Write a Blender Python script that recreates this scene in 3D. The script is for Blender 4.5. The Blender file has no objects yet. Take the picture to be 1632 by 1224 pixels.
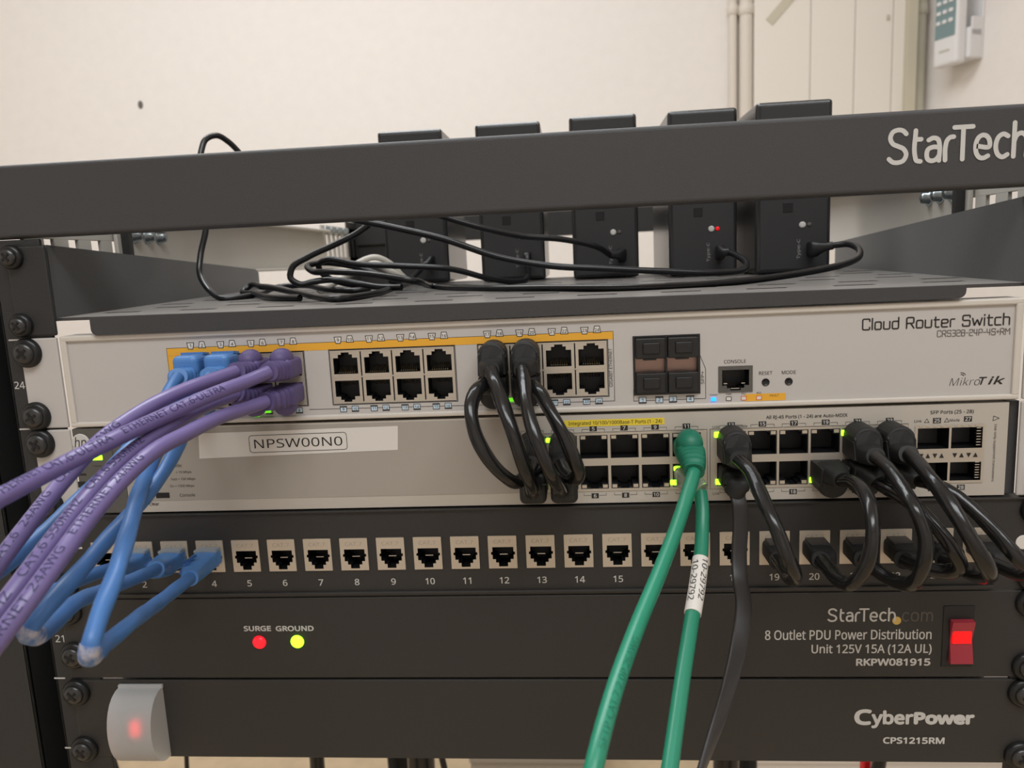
import bpy, bmesh, math, random
from mathutils import Vector, Matrix
random.seed(7)
# ---------------------------------------------------------------- camera, light, exposure
SC = bpy.context.scene
COL = SC.collection
MM = 0.001                                   # everything below is written in millimetres
CAM = Vector((26.146, -350.595, 71.033))     # mm; rack front plane is Y = 0, Z = 0 is the bottom of unit 24
RX, RY, RZ, FPX = -0.15946928, 0.04675206, 0.08441821, 1221.448
ROT = Matrix.Rotation(RZ, 3, 'Z') @ Matrix.Rotation(RX, 3, 'X') @ Matrix.Rotation(RY, 3, 'Y')
cd = bpy.data.cameras.new('camera'); cam = bpy.data.objects.new('camera', cd); COL.objects.link(cam)
r_, f_, u_ = ROT.col[0], ROT.col[1], ROT.col[2]
cam.matrix_world = Matrix(((r_.x, u_.x, -f_.x, CAM.x*MM), (r_.y, u_.y, -f_.y, CAM.y*MM), (r_.z, u_.z, -f_.z, CAM.z*MM), (0, 0, 0, 1)))
cd.sensor_width = 36; cd.lens = FPX/1632*36; cd.clip_start = 0.02; cd.clip_end = 50
cd.dof.use_dof = True; cd.dof.focus_distance = 0.36; cd.dof.aperture_fstop = 15
SC.camera = cam
w = bpy.data.worlds.new('world'); SC.world = w; w.use_nodes = True
w.node_tree.nodes['Background'].inputs[0].default_value = (1, .99, .97, 1)
w.node_tree.nodes['Background'].inputs[1].default_value = 0.05
def area(name, loc, size, power, color, rot=(0, 0, 0)):
    l = bpy.data.lights.new(name, 'AREA'); l.shape = 'RECTANGLE'; l.size, l.size_y = size
    l.energy = power; l.color = color
    o = bpy.data.objects.new(name, l); COL.objects.link(o); o.location = Vector(loc)*MM; o.rotation_euler = rot
area('ceiling_lamp_rear', (-480, 400, 1290), (1.4, .35), 21, (.925, .97, 1))
area('ceiling_lamp_front', (250, -900, 1290), (1.4, .5), 22, (.925, .97, 1))
SC.view_settings.view_transform = 'Standard'; SC.view_settings.look = 'None'
SC.view_settings.gamma = 1; SC.view_settings.use_curve_mapping = False
SC.view_settings.exposure = 0.0

def ray(u, v):
    return ROT @ Vector(((u-816)/FPX, 1, -(v-612)/FPX))
def P(u, v, Y=0.0):
    d = ray(u, v); return CAM + d*((Y-CAM.y)/d.y)
def PX(u, v, X):
    d = ray(u, v); return CAM + d*((X-CAM.x)/d.x)
def floorz(x, y): return 52.6 - .0055*x + .016*y          # the shelf sags a little
def PF(u, v, lift):
    d = ray(u, v)
    t = (52.6+lift - .0055*CAM.x + .016*CAM.y - CAM.z)/(d.z + .0055*d.x - .016*d.y)
    return CAM + d*t

# ---------------------------------------------------------------- materials
def lin(c):
    c = c/255
    return c/12.92 if c <= .04045 else ((c+.055)/1.055)**2.4
def mat(name, rgb, rough=.5, metal=0, bump=0, bscale=300, var=0, emit=0, trans=0, ior=1.45, spec=.5, coat=0, detail=3, sheen=0):
    m = bpy.data.materials.new(name); m.use_nodes = True
    nt = m.node_tree; b = nt.nodes['Principled BSDF']
    c = tuple(lin(x) for x in rgb)+(1,)
    b.inputs['Base Color'].default_value = c
    b.inputs['Roughness'].default_value = rough; b.inputs['Metallic'].default_value = metal
    b.inputs['IOR'].default_value = ior; b.inputs['Specular IOR Level'].default_value = spec
    b.inputs['Transmission Weight'].default_value = trans; b.inputs['Coat Weight'].default_value = coat
    b.inputs['Sheen Weight'].default_value = sheen; b.inputs['Sheen Roughness'].default_value = .35
    if emit:
        b.inputs['Emission Color'].default_value = c; b.inputs['Emission Strength'].default_value = emit
    tc = nt.nodes.new('ShaderNodeTexCoord')
    if bump or var:
        n = nt.nodes.new('ShaderNodeTexNoise'); n.inputs['Scale'].default_value = bscale
        n.inputs['Detail'].default_value = detail
        nt.links.new(tc.outputs['Object'], n.inputs['Vector'])
        if bump:
            bp = nt.nodes.new('ShaderNodeBump'); bp.inputs['Strength'].default_value = bump
            bp.inputs['Distance'].default_value = .001
            nt.links.new(n.outputs['Fac'], bp.inputs['Height']); nt.links.new(bp.outputs['Normal'], b.inputs['Normal'])
        if var:
            rmp = nt.nodes.new('ShaderNodeValToRGB')
            rmp.color_ramp.elements[0].position = .3; rmp.color_ramp.elements[1].position = .7
            rmp.color_ramp.elements[0].color = tuple(x*(1-var) for x in c[:3])+(1,)
            rmp.color_ramp.elements[1].color = tuple(min(1, x*(1+var)) for x in c[:3])+(1,)
            nt.links.new(n.outputs['Fac'], rmp.inputs['Fac']); nt.links.new(rmp.outputs['Color'], b.inputs['Base Color'])
    return m
M = dict(
 wall=mat('plaster', (232, 225, 219), .85, bump=.5, bscale=45, var=.015, detail=6),
 door=mat('door_paint', (230, 223, 213), .6, bump=.05, bscale=60),
 frame=mat('frame_paint', (196, 188, 168), .5),
 pipe=mat('conduit_paint', (214, 204, 192), .45),
 pipe2=mat('grey_conduit', (188, 184, 168), .45),
 wood=mat('floor_wood', (212, 190, 158), .5, bump=.05, bscale=20, var=.08),
 ceiling=mat('ceiling_paint', (238, 235, 232), .9),
 shelftop=mat('shelf_coat', (62, 60, 60), .3, sheen=.8, bump=.015, bscale=900, var=.06),
 sideplate=mat('side_plate_coat', (74, 73, 72), .4, sheen=.4, bump=.03, bscale=900, var=.06),
 jackmark=mat('embossed_mark', (164, 150, 132), .45),
 powder=mat('black_powder_coat', (60, 59, 60), .5, bump=.12, bscale=1400, var=.06),
 powder2=mat('dark_rack_coat', (40, 40, 40), .5, bump=.12, bscale=1400, var=.06),
 panel=mat('black_panel_metal', (45, 43, 41), .5, bump=.12, bscale=1600, var=.06),
 rail=mat('rail_metal', (186, 182, 174), .3, bump=.03, bscale=900),
 boxblk=mat('box_plastic', (40, 40, 41), .22, bump=.03, bscale=900),
 boxface=mat('box_face', (44, 44, 45), .5),
 blackp=mat('black_plastic', (26, 26, 27), .4),
 void=mat('port_interior', (12, 12, 14), .5),
 screw=mat('black_screw', (34, 34, 34), .32, metal=.3),
 screwhead=mat('screw_head', (70, 70, 70), .3, metal=.7),
 zinc=mat('zinc_bolt', (150, 160, 165), .3, metal=1),
 cream=mat('switch_paint', (188, 182, 177), .45, bump=.03, bscale=1500),
 creamrim=mat('switch_rim', (202, 194, 184), .4),
 beige=mat('panel_beige', (182, 174, 163), .5),
 greyover=mat('grey_overlay', (160, 152, 142), .55),
 darkmod=mat('dark_module', (86, 83, 78), .5),
 nickel=mat('nickel_shield', (190, 180, 166), .36, metal=.5),
 jack=mat('jack_die_cast', (196, 182, 164), .42, metal=.4),
 gold=mat('contact_gold', (190, 165, 120), .3, metal=1),
 silver=mat('contact_silver', (205, 200, 190), .25, metal=1),
 copper=mat('cage_metal', (150, 125, 115), .35, metal=.8),
 white=mat('label_white', (214, 208, 200), .6),
 ink=mat('black_ink', (38, 34, 32), .6),
 inkgrey=mat('grey_ink', (100, 94, 90), .6),
 inkwhite=mat('white_ink', (196, 193, 188), .6),
 inkmid=mat('mid_grey_ink', (150, 147, 144), .6),
 inkdim=mat('dim_grey_ink', (84, 80, 76), .6),
 inkgold=mat('gold_ink', (206, 170, 90), .5),
 orange=mat('orange_print', (226, 166, 52), .6),
 yellow=mat('yellow_print', (222, 196, 58), .6),
 iceblue=mat('pale_blue_print', (190, 208, 222), .6),
 navyink=mat('purple_ink', (52, 44, 86), .6),
 usb=mat('usb_cable', (24, 24, 26), .28),
 blackc=mat('black_cable', (27, 26, 26), .2, bump=.25, bscale=130, detail=2),
 flatc=mat('flat_black_cable', (44, 41, 40), .4),
 seam=mat('boot_seam', (82, 80, 78), .5),
 blackboot=mat('black_boot', (32, 32, 32), .55),
 blue=mat('blue_cable', (70, 114, 172), .4, bump=.2, bscale=90, var=.06),
 blueboot=mat('blue_boot', (80, 128, 188), .38),
 ribblue=mat('rib_blue', (44, 82, 138), .5),
 bluetip=mat('worn_blue', (176, 174, 190), .5, bump=.3, bscale=250, var=.22),
 purple=mat('purple_cable', (108, 95, 142), .32),
 purpleboot=mat('purple_boot', (88, 76, 120), .5),
 green=mat('green_cable', (36, 126, 98), .34),
 greenboot=mat('green_boot', (28, 112, 88), .45),
 grey=mat('grey_cable', (176, 170, 160), .45),
 clear=mat('clear_plug', (235, 238, 230), .12, trans=.75),
 frost=mat('frosted_cover', (228, 228, 228), .6, trans=.5),
 ledg=mat('green_led', (150, 255, 40), .3, emit=3.0),
 ledgd=mat('green_led_dim', (110, 230, 30), .3, emit=.9),
 ledb=mat('blue_led', (20, 110, 255), .3, emit=4),
 ledr=mat('red_led', (255, 22, 34), .3, emit=1.6),
 rocker=mat('lit_rocker', (255, 14, 18), .25, emit=.9),
 rockerdim=mat('rocker_face', (150, 44, 56), .3, emit=.12),
 remote=mat('remote_white', (222, 220, 220), .4),
 teal=mat('remote_teal', (120, 142, 144), .5),
 redbtn=mat('remote_red', (220, 80, 50), .5),
 redthing=mat('red_plastic', (220, 30, 40), .4),
 carton=mat('white_carton', (222, 214, 206), .7),
)

nt = M['bluetip'].node_tree                              # scuffed jacket: pale rubbed patches over the blue
for n_ in nt.nodes:
    if n_.type == 'VALTORGB':
        n_.color_ramp.elements[0].color = (lin(70), lin(114), lin(172), 1); n_.color_ramp.elements[1].color = (lin(186), lin(182), lin(194), 1)
        n_.color_ramp.elements[0].position = .38; n_.color_ramp.elements[1].position = .66
    if n_.type == 'TEX_NOISE': n_.inputs['Scale'].default_value = 330

# ---------------------------------------------------------------- mesh builder
class MB:
    def __init__(s): s.V = []; s.F = []; s.I = []; s.S = []
    def add(s, vs, fs, mi=0, sm=False):
        o = len(s.V); s.V += [Vector(v) for v in vs]
        for f in fs: s.F.append([i+o for i in f]); s.I.append(mi); s.S.append(sm)
        return s
    def box(s, x0, x1, y0, y1, z0, z1, r=0, mi=0, seg=2):
        if r <= 0:
            v = [(x, y, z) for x in (x0, x1) for y in (y0, y1) for z in (z0, z1)]
            return s.add(v, [(0, 1, 3, 2), (4, 6, 7, 5), (0, 4, 5, 1), (2, 3, 7, 6), (0, 2, 6, 4), (1, 5, 7, 3)], mi)
        bm = bmesh.new(); bmesh.ops.create_cube(bm, size=1)
        for v in bm.verts:
            v.co = Vector(((x0+x1)/2+v.co.x*(x1-x0), (y0+y1)/2+v.co.y*(y1-y0), (z0+z1)/2+v.co.z*(z1-z0)))
        bmesh.ops.bevel(bm, geom=bm.edges[:], offset=r, segments=seg, profile=.5, affect='EDGES')
        s.bm(bm, mi, False); return s
    def bm(s, bm, mi=0, sm=False):
        bm.verts.index_update()
        s.add([v.co.copy() for v in bm.verts], [[v.index for v in f.verts] for f in bm.faces], mi, sm); bm.free()
    def poly(s, pts, mi=0): return s.add(pts, [list(range(len(pts)))], mi)
    def prism(s, pts, d, mi=0):                       # polygon pts (3D) extruded by vector d
        n = len(pts); d = Vector(d); v = [Vector(p) for p in pts]+[Vector(p)+d for p in pts]
        f = [list(range(n)), list(range(2*n-1, n-1, -1))]+[[i, (i+1) % n, n+(i+1) % n, n+i][::-1] for i in range(n)]
        return s.add(v, f, mi)
    def lathe(s, c, prof, n=24, mi=0, axis='y', sm=True):      # prof (r, d) along -Y (axis y) or up (axis z)
        c = Vector(c); vs = []; fs = []
        for r, d in prof:
            for k in range(n):
                a = 2*math.pi*k/n
                vs.append(c+(Vector((r*math.cos(a), -d, r*math.sin(a))) if axis == 'y' else Vector((r*math.cos(a), r*math.sin(a), d))))
        for j in range(len(prof)-1):
            for k in range(n): fs.append([j*n+k, j*n+(k+1) % n, (j+1)*n+(k+1) % n, (j+1)*n+k])
        s.add(vs, fs, mi, sm)
        s.add(vs[-n:], [list(range(n))], mi); s.add(vs[:n], [list(range(n))[::-1]], mi); return s
    def ell(s, c, rx, ry, rz, mi=0, n=16):
        bm = bmesh.new(); bmesh.ops.create_uvsphere(bm, u_segments=n, v_segments=n//2+2, radius=1)
        for v in bm.verts: v.co = Vector(c)+Vector((v.co.x*rx, v.co.y*ry, v.co.z*rz))
        s.bm(bm, mi, True); return s
    def plate(s, x0, x1, z0, z1, holes, y=0, depth=10, wall=None, mi=0, back=None):
        # flat face at Y=y (towards -Y) with rectangular holes; each hole gets walls (and a back)
        xs = sorted({x0, x1, *[h[0] for h in holes], *[h[1] for h in holes]}); zs = sorted({z0, z1, *[h[2] for h in holes], *[h[3] for h in holes]})
        xs = [x for x in xs if x0 <= x <= x1]; zs = [z for z in zs if z0 <= z <= z1]
        H = lambda i, j: any(h[0] <= (xs[i]+xs[i+1])/2 <= h[1] and h[2] <= (zs[j]+zs[j+1])/2 <= h[3] for h in holes) if 0 <= i < len(xs)-1 and 0 <= j < len(zs)-1 else False
        wall = mi if wall is None else wall
        for i in range(len(xs)-1):
            for j in range(len(zs)-1):
                a, b, c, d = xs[i], xs[i+1], zs[j], zs[j+1]
                if not H(i, j): s.add([(a, y, c), (b, y, c), (b, y, d), (a, y, d)], [(0, 1, 2, 3)], mi); continue
                e = y+depth
                if back is not None: s.add([(a, e, c), (b, e, c), (b, e, d), (a, e, d)], [(0, 1, 2, 3)], back)
                if not H(i-1, j): s.add([(a, y, c), (a, e, c), (a, e, d), (a, y, d)], [(0, 1, 2, 3)][::-1], wall)
                if not H(i+1, j): s.add([(b, y, c), (b, e, c), (b, e, d), (b, y, d)], [(3, 2, 1, 0)], wall)
                if not H(i, j-1): s.add([(a, y, c), (a, e, c), (b, e, c), (b, y, c)], [(3, 2, 1, 0)], wall)
                if not H(i, j+1): s.add([(a, y, d), (a, e, d), (b, e, d), (b, y, d)], [(0, 1, 2, 3)], wall)
        return s
    def shell(s, x0, x1, y0, y1, z0, z1, mi=0):       # box without its front face
        v = [(x, y, z) for x in (x0, x1) for y in (y0, y1) for z in (z0, z1)]
        return s.add(v, [(0, 1, 3, 2), (4, 6, 7, 5), (2, 3, 7, 6), (0, 2, 6, 4), (1, 5, 7, 3)], mi)

def spline(pts, step=2.0):
    p = [Vector(a) for a in pts]; p = [p[0]*2-p[1]]+p+[p[-1]*2-p[-2]]; out = []
    for i in range(1, len(p)-2):
        a, b, c, d = p[i-1:i+3]; n = max(2, int((c-b).length/step))
        # centripetal-ish tangents
        l1, l2, l3 = max((b-a).length, .1), max((c-b).length, .1), max((d-c).length, .1)
        m1 = ((b-a)/l1*l2+(c-b)/l2*l1)/(l1+l2)*l2; m2 = ((c-b)/l2*l3+(d-c)/l3*l2)/(l2+l3)*l2
        for k in range(n):
            t = k/n; t2 = t*t; t3 = t2*t
            out.append(b*(2*t3-3*t2+1)+m1*(t3-2*t2+t)+c*(-2*t3+3*t2)+m2*(t3-t2))
    out.append(p[-2].copy()); return out
def frames(path, up=Vector((0, 0, 1))):
    n = len(path); T = [(path[min(i+1, n-1)]-path[max(i-1, 0)]).normalized() for i in range(n)]
    U = (up-T[0]*up.dot(T[0]))
    U = U.normalized() if U.length > .01 else Vector((1, 0, 0)); fr = []
    for i in range(n):
        U = (U-T[i]*U.dot(T[i])).normalized(); fr.append((path[i], T[i], T[i].cross(U).normalized(), U.copy()))
    return fr
def sweep(mb, path, size, n=14, up=Vector((0, 0, 1)), mi=0, sm=True):
    # size(i, t) -> (w, h, exponent, twist)
    fr = frames(path, up); vs = []; m = len(fr)
    for i, (p, t, r, u) in enumerate(fr):
        w, h, e, tw = size(i, i/(m-1))
        for k in range(n):
            a = 2*math.pi*(k+.5)/n; c, q = math.cos(a), math.sin(a)
            x = math.copysign(abs(c)**(2/e), c)*w/2; y = math.copysign(abs(q)**(2/e), q)*h/2
            x, y = x*math.cos(tw)-y*math.sin(tw), x*math.sin(tw)+y*math.cos(tw)
            vs.append(p+r*x+u*y)
    fs = [[i*n+k, (i+1)*n+k, (i+1)*n+(k+1) % n, i*n+(k+1) % n] for i in range(m-1) for k in range(n)]
    mb.add(vs, fs, mi, sm); mb.add(vs[:n], [list(range(n))], mi); mb.add(vs[-n:], [list(range(n))[::-1]], mi)
    return fr

# ---------------------------------------------------------------- objects
WL = {}
def mesh_obj(name, mb, mats, origin):
    me = bpy.data.meshes.new(name)
    me.from_pydata([(v-origin)*MM for v in mb.V], [], mb.F)
    for m in (mats if isinstance(mats, (list, tuple)) else [mats]): me.materials.append(M[m])
    me.polygons.foreach_set('material_index', mb.I); me.polygons.foreach_set('use_smooth', mb.S)
    me.validate(); me.update()
    bm = bmesh.new(); bm.from_mesh(me); bmesh.ops.recalc_face_normals(bm, faces=bm.faces); bm.to_mesh(me); bm.free()
    o = bpy.data.objects.new(name, me); COL.objects.link(o); return o
def centre(mb, base=False):
    lo = Vector([min(v[i] for v in mb.V) for i in range(3)]); hi = Vector([max(v[i] for v in mb.V) for i in range(3)])
    c = (lo+hi)/2
    if base: c.z = lo.z
    return c
def tag(o, label, cat, group=None):
    o['label'] = label; o['category'] = cat
    if group: o['group'] = group
    return o
def thing(name, label, cat, loc, group=None):
    o = bpy.data.objects.new(name, None); COL.objects.link(o); o.empty_display_size = .01
    o.location = Vector(loc)*MM; WL[o] = Vector(loc); return tag(o, label, cat, group)
def solo(name, mb, mats, label, cat, group=None):
    c = centre(mb, True); o = mesh_obj(name, mb, mats, c); o.location = c*MM; WL[o] = c
    return tag(o, label, cat, group)
def part(name, mb, mats, parent, label=None, kind=None):
    c = centre(mb); o = mesh_obj(name, mb, mats, c); o.parent = parent
    o.location = (c-WL[parent])*MM; WL[o] = c
    if label: o['label'] = label
    if kind: o['kind'] = kind
    return o
def struct(name, mb, mats, parent=None):
    c = centre(mb); o = mesh_obj(name, mb, mats, c); WL[o] = c
    if parent: o.parent = parent; o.location = (c-WL[parent])*MM
    else: o.location = c*MM; o['kind'] = 'structure'
    return o
def dup(src, delta, parent, name=None, label=None):       # copy a part (and its sub-parts) shifted by delta
    c = src.copy(); COL.objects.link(c); c.parent = parent
    WL[c] = WL[src]+Vector(delta); c.location = (WL[c]-WL[parent])*MM
    for ch in list(src.children):
        g = ch.copy(); COL.objects.link(g); g.parent = c; WL[g] = WL[ch]+Vector(delta); g.location = (WL[g]-WL[c])*MM
    if label: c['label'] = label
    return c

# ---------------------------------------------------------------- lettering
_tc = {}
FONT = None
try:                                                    # Blender's own bundled interface typeface, else its built-in one
    FONT = bpy.data.fonts.load(bpy.utils.system_resource('DATAFILES', path='fonts')+'/NotoSansMath-Regular.woff2')
except Exception: FONT = None
def glyphs(s, bold=0, shear=0):
    k = (s, bold, shear)
    if k not in _tc:
        cu = bpy.data.curves.new('t', 'FONT'); cu.body = s; cu.size = 1; cu.offset = bold; cu.shear = shear; cu.font = FONT or cu.font; cu.resolution_u = 4
        o = bpy.data.objects.new('t', cu); COL.objects.link(o); bpy.context.view_layer.update()
        me = bpy.data.meshes.new_from_object(o)
        vs = [v.co.copy() for v in me.vertices]; fs = [list(p.vertices) for p in me.polygons]
        bpy.data.objects.remove(o); bpy.data.curves.remove(cu); bpy.data.meshes.remove(me)
        x0 = min(v.x for v in vs); x1 = max(v.x for v in vs); y0 = min(v.y for v in vs); y1 = max(v.y for v in vs)
        _tc[k] = ([(v.x-x0, v.y-y0) for v in vs], fs, x1-x0, y1-y0)
    return _tc[k]
def text(mb, s, x0, x1, z0, z1, y=-.12, bold=0, shear=0, mi=0, tilt=0):
    vs, fs, W, H = glyphs(s, min(bold, 0), shear)
    if x1 is None: x1 = x0+W*(z1-z0)/H
    if x0 is None: x0 = x1-W*(z1-z0)/H
    if bold > 0:                                        # heavier strokes: the same letters printed with a slight spread
        e = bold*(z1-z0)*.9
        x0, x1, z0, z1 = x0+e, x1-e, z0+e, z1-e
        for k in range(8):
            c, q = e*math.cos(k*math.pi/4), e*math.sin(k*math.pi/4)
            mb.add([(x0+a/W*(x1-x0)+c, y+.002*(k+1), z0+b/H*(z1-z0)+(a/W-.5)*tilt+q) for a, b in vs], fs, mi)
    mb.add([(x0+a/W*(x1-x0), y, z0+b/H*(z1-z0)+(a/W-.5)*tilt) for a, b in vs], fs, mi)
def ctext(mb, s, cx, cz, h, y=-.12, bold=0, mi=0, sx=1):
    vs, fs, W, H = glyphs(s, bold, 0); w = W*h/H*sx+2*bold*h; text(mb, s, cx-w/2, cx+w/2, cz-h/2, cz+h/2, y, bold, 0, mi)
def vtext(mb, s, xc, z0, z1, h, y=-.12, mi=0, up=True):   # reads upwards (or downwards)
    vs, fs, W, H = glyphs(s)
    if up: mb.add([(xc+h/2-b/H*h, y, z0+a/W*(z1-z0)) for a, b in vs], fs, mi)
    else: mb.add([(xc-h/2+b/H*h, y, z1-a/W*(z1-z0)) for a, b in vs], fs, mi)
def rline(mb, pts, wd, y=-.1, mi=0):                    # thin printed line in the XZ plane with round ends
    n = len(pts); L = []; R = []
    for i in range(n):
        a = Vector(pts[max(i-1, 0)]); b = Vector(pts[min(i+1, n-1)]); p = Vector(pts[i])
        d = (b-a); d = d.normalized() if d.length > 1e-9 else Vector((1, 0)); nn = Vector((-d.y, d.x)); k = 1
        if 0 < i < n-1:
            d1 = (p-a).normalized(); k = 1/max(.5, abs(nn.dot(Vector((-d1.y, d1.x)))))
        L.append(p+nn*wd/2*k); R.append(p-nn*wd/2*k)
    v = [(q.x, y, q.y) for q in L+R]
    mb.add(v, [[i, i+1, n+i+1, n+i] for i in range(n-1)], mi)
    for e, o in ((0, 1), (n-1, n-2)):
        c = Vector(pts[e]); d = (c-Vector(pts[o])).normalized(); a0 = math.atan2(d.y, d.x)
        arc = [c+Vector((math.cos(a0+t), math.sin(a0+t)))*wd/2 for t in [math.pi*(k/8-.5) for k in range(9)]]
        mb.add([(q.x, y-.01, q.y) for q in arc], [list(range(9))], mi)
def lines(mb, pts, wd, y=-.1, mi=0):
    for a, b in zip(pts, pts[1:]): rline(mb, [a, b], wd, y, mi)
def corner(pts, r):
    out = [Vector(pts[0])]
    for i in range(1, len(pts)-1):
        a, b, c = Vector(pts[i-1]), Vector(pts[i]), Vector(pts[i+1])
        r1 = min(r, (a-b).length*.49, (c-b).length*.49)
        p = b+(a-b).normalized()*r1; q = b+(c-b).normalized()*r1
        for k in range(5):
            t = k/4; out.append(p*(1-t)**2+b*2*t*(1-t)+q*t*t)
    out.append(Vector(pts[-1])); return [tuple(v) for v in out]
def smooth2(pts): return [(v.x, v.y) for v in spline([(a, b, 0) for a, b in pts], .04)]
SQ = {'C': (.6, [[(.6, .78), (.6, 1), (0, 1), (0, 0), (.6, 0), (.6, .22)]]), 'l': (.02, [[(0, 1.05), (0, 0)]]),
 'o': (.52, [[(.2, 0), (0, 0), (0, .7), (.52, .7), (.52, 0), (.2, 0)]]), 'u': (.52, [[(0, .7), (0, 0), (.52, 0), (.52, .7)]]),
 'd': (.52, [[(.52, 1.05), (.52, 0), (0, 0), (0, .7), (.52, .7)]]), 'R': (.62, [[(0, 0), (0, 1), (.6, 1), (.6, .46), (0, .46)], [(.34, .46), (.62, 0)]]),
 't': (.42, [[(.12, .95), (.12, 0), (.42, 0)], [(0, .7), (.42, .7)]]), 'e': (.52, [[(0, .36), (.52, .36), (.52, .7), (0, .7), (0, 0), (.48, 0)]]),
 'r': (.34, [[(0, 0), (0, .7), (.34, .7)]]), 'S': (.6, [[(.6, .8), (.6, 1), (0, 1), (0, .53), (.6, .53), (.6, 0), (0, 0), (0, .2)]]),
 'w': (.78, [[(0, .7), (.17, 0), (.39, .6), (.61, 0), (.78, .7)]]), 'i': (.02, [[(0, 0), (0, .7)], [(0, .93), (0, 1)]]),
 'c': (.48, [[(.48, .7), (0, .7), (0, 0), (.48, 0)]]), 'h': (.5, [[(0, 1.05), (0, 0)], [(0, .7), (.5, .7), (.5, 0)]]),
 '3': (.55, [[(0, 1), (.55, 1), (.55, 0), (0, 0)], [(.12, .52), (.55, .52)]]), '2': (.55, [[(0, .8), (0, 1), (.55, 1), (.55, .53), (0, .53), (0, 0), (.55, 0)]]),
 '8': (.55, [[(.2, 0), (0, 0), (0, 1), (.55, 1), (.55, 0), (.2, 0)], [(0, .52), (.55, .52)]]), '4': (.55, [[(0, 1), (0, .4), (.55, .4)], [(.45, 1), (.45, 0)]]),
 'P': (.58, [[(0, 0), (0, 1), (.58, 1), (.58, .45), (0, .45)]]), 'M': (.72, [[(0, 0), (0, 1), (.36, .45), (.72, 1), (.72, 0)]]),
 '+': (.4, [[(0, .5), (.4, .5)], [(.2, .3), (.2, .7)]]), '-': (.35, [[(0, .48), (.35, .48)]]), ' ': (.25, [])}
ROUND = {'S': (.62, [[(.6, .87), (.48, .97), (.3, 1), (.1, .93), (.03, .75), (.12, .59), (.32, .5), (.52, .41), (.62, .25), (.54, .07), (.32, 0), (.12, .03), (0, .12)]]),
 't': (.3, [[(.1, .95), (.1, .18), (.15, .04), (.3, 0)], [(.1, .68), (.3, .68)]]),
 'a': (.45, [[(.06, .64), (.22, .7), (.4, .64), (.45, .5), (.45, 0)], [(.45, .4), (.22, .42), (.04, .35), (0, .2), (.05, .05), (.2, 0), (.36, .05), (.45, .16)]]),
 'r': (.22, [[(0, 0), (0, .42), (.05, .6), (.16, .69), (.28, .7)]]), 'T': (.42, [[(-.14, .98), (.52, .98)], [(.18, .98), (.18, 0)]]),
 'e': (.5, [[(.03, .37), (.5, .37), (.47, .56), (.37, .67), (.25, .7), (.1, .64), (.02, .5), (0, .33), (.05, .13), (.16, .02), (.29, 0), (.45, .06)]]),
 'c': (.42, [[(.42, .63), (.26, .7), (.1, .63), (.01, .45), (.01, .25), (.1, .07), (.26, 0), (.42, .07)]]),
 'h': (.45, [[(0, 1.02), (0, 0)], [(0, .45), (.08, .63), (.24, .7), (.39, .63), (.45, .48), (.45, 0)]]),
 'o': (.52, [[(.26, 0), (.08, .07), (0, .35), (.08, .63), (.26, .7), (.44, .63), (.52, .35), (.44, .07), (.26, 0)]]),
 'm': (.8, [[(0, .7), (0, 0)], [(0, .45), (.08, .63), (.2, .7), (.34, .63), (.4, .48), (.4, 0)], [(.4, .45), (.48, .63), (.6, .7), (.74, .63), (.8, .48), (.8, 0)]])}
def stroked(mb, s, font, x0, x1, z0, cap, wd, y=-.15, mi=0, gap=.22, tilt=0):
    adv = 0; st = []
    for ch in s:
        w, ss = font[ch]
        for k in ss:
            k = corner(k+[], .14) if font is SQ else (smooth2(k) if len(k) > 2 else k)
            st.append([(a+adv, b) for a, b in k])
        adv += w+gap
    adv -= gap
    sx = (x1-x0)/adv
    for i, k in enumerate(st):
        rline(mb, [(x0+a*sx, z0+b*cap+(a/adv-.5)*tilt) for a, b in k], wd, y-.025*(i % 3), mi)

# ---------------------------------------------------------------- the room
WY = 1400; XC = 775; FLZ = -1120; CEZ = 1300; XL = -1700; YF = -1900
DX, DY = .383, -.924; RL = (WY-YF)/.924; XE, YE = XC+DX*RL, WY+DY*RL
struct('floor', MB().prism([(XL, YF, FLZ), (XE, YF, FLZ), (XC, WY, FLZ), (XL, WY, FLZ)], (0, 0, -60)), 'wood')
struct('ceiling', MB().prism([(XL, YF, CEZ), (XE, YF, CEZ), (XC, WY, CEZ), (XL, WY, CEZ)], (0, 0, 60)), 'ceiling')
struct('wall_back', MB().box(XL, XC+60, WY, WY+80, FLZ, CEZ), 'wall')
struct('wall_left', MB().box(XL-80, XL, YF, WY, FLZ, CEZ), 'wall')
struct('wall_front', MB().box(XL, XE, YF-80, YF, FLZ, CEZ), 'wall')
struct('wall_right', MB().prism([(XC, WY, FLZ), (XE, YE, FLZ), (XE+74, YE+31, FLZ), (XC+74, WY+31, FLZ)], (0, 0, CEZ-FLZ)), 'wall')
d = thing('door_1', 'x', 'door', (580, WY-20, FLZ)); del d['label']; del d['category']; d['kind'] = 'structure'
xd0, xd1 = P(1201, 100, WY-20).x, P(1441, 100, WY-20).x
g1 = P(1360, 100, WY-20).x; g2 = P(1420, 100, WY-20).x; g0 = P(1290, 100, WY-20).x
mb = MB()
for a, b in ((xd0, g0), (g0+1.2, g1), (g1+1.2, g2), (g2+1.2, xd1)): mb.box(a, b, WY-24, WY-1, FLZ, 900, r=1)
struct('door_panel', mb, 'door', d)
a, b = P(1226, 35, WY-26), P(1266, -12, WY-26); mb = MB(); v = Vector((a.x-b.x, 0, a.z-b.z)).normalized(); nn = Vector((-v.z, 0, v.x))*9
mb.prism([a+nn, a-nn, b-nn*1-v*300, b+nn-v*300], (0, 12, 0)); struct('door_brace', mb, 'frame', d)
k = P(1415, 28, WY-24); struct('door_keyhole', MB().box(k.x-3, k.x+3, WY-27, WY-20, k.z-5, k.z+5, r=1), 'pipe2', d)
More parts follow.
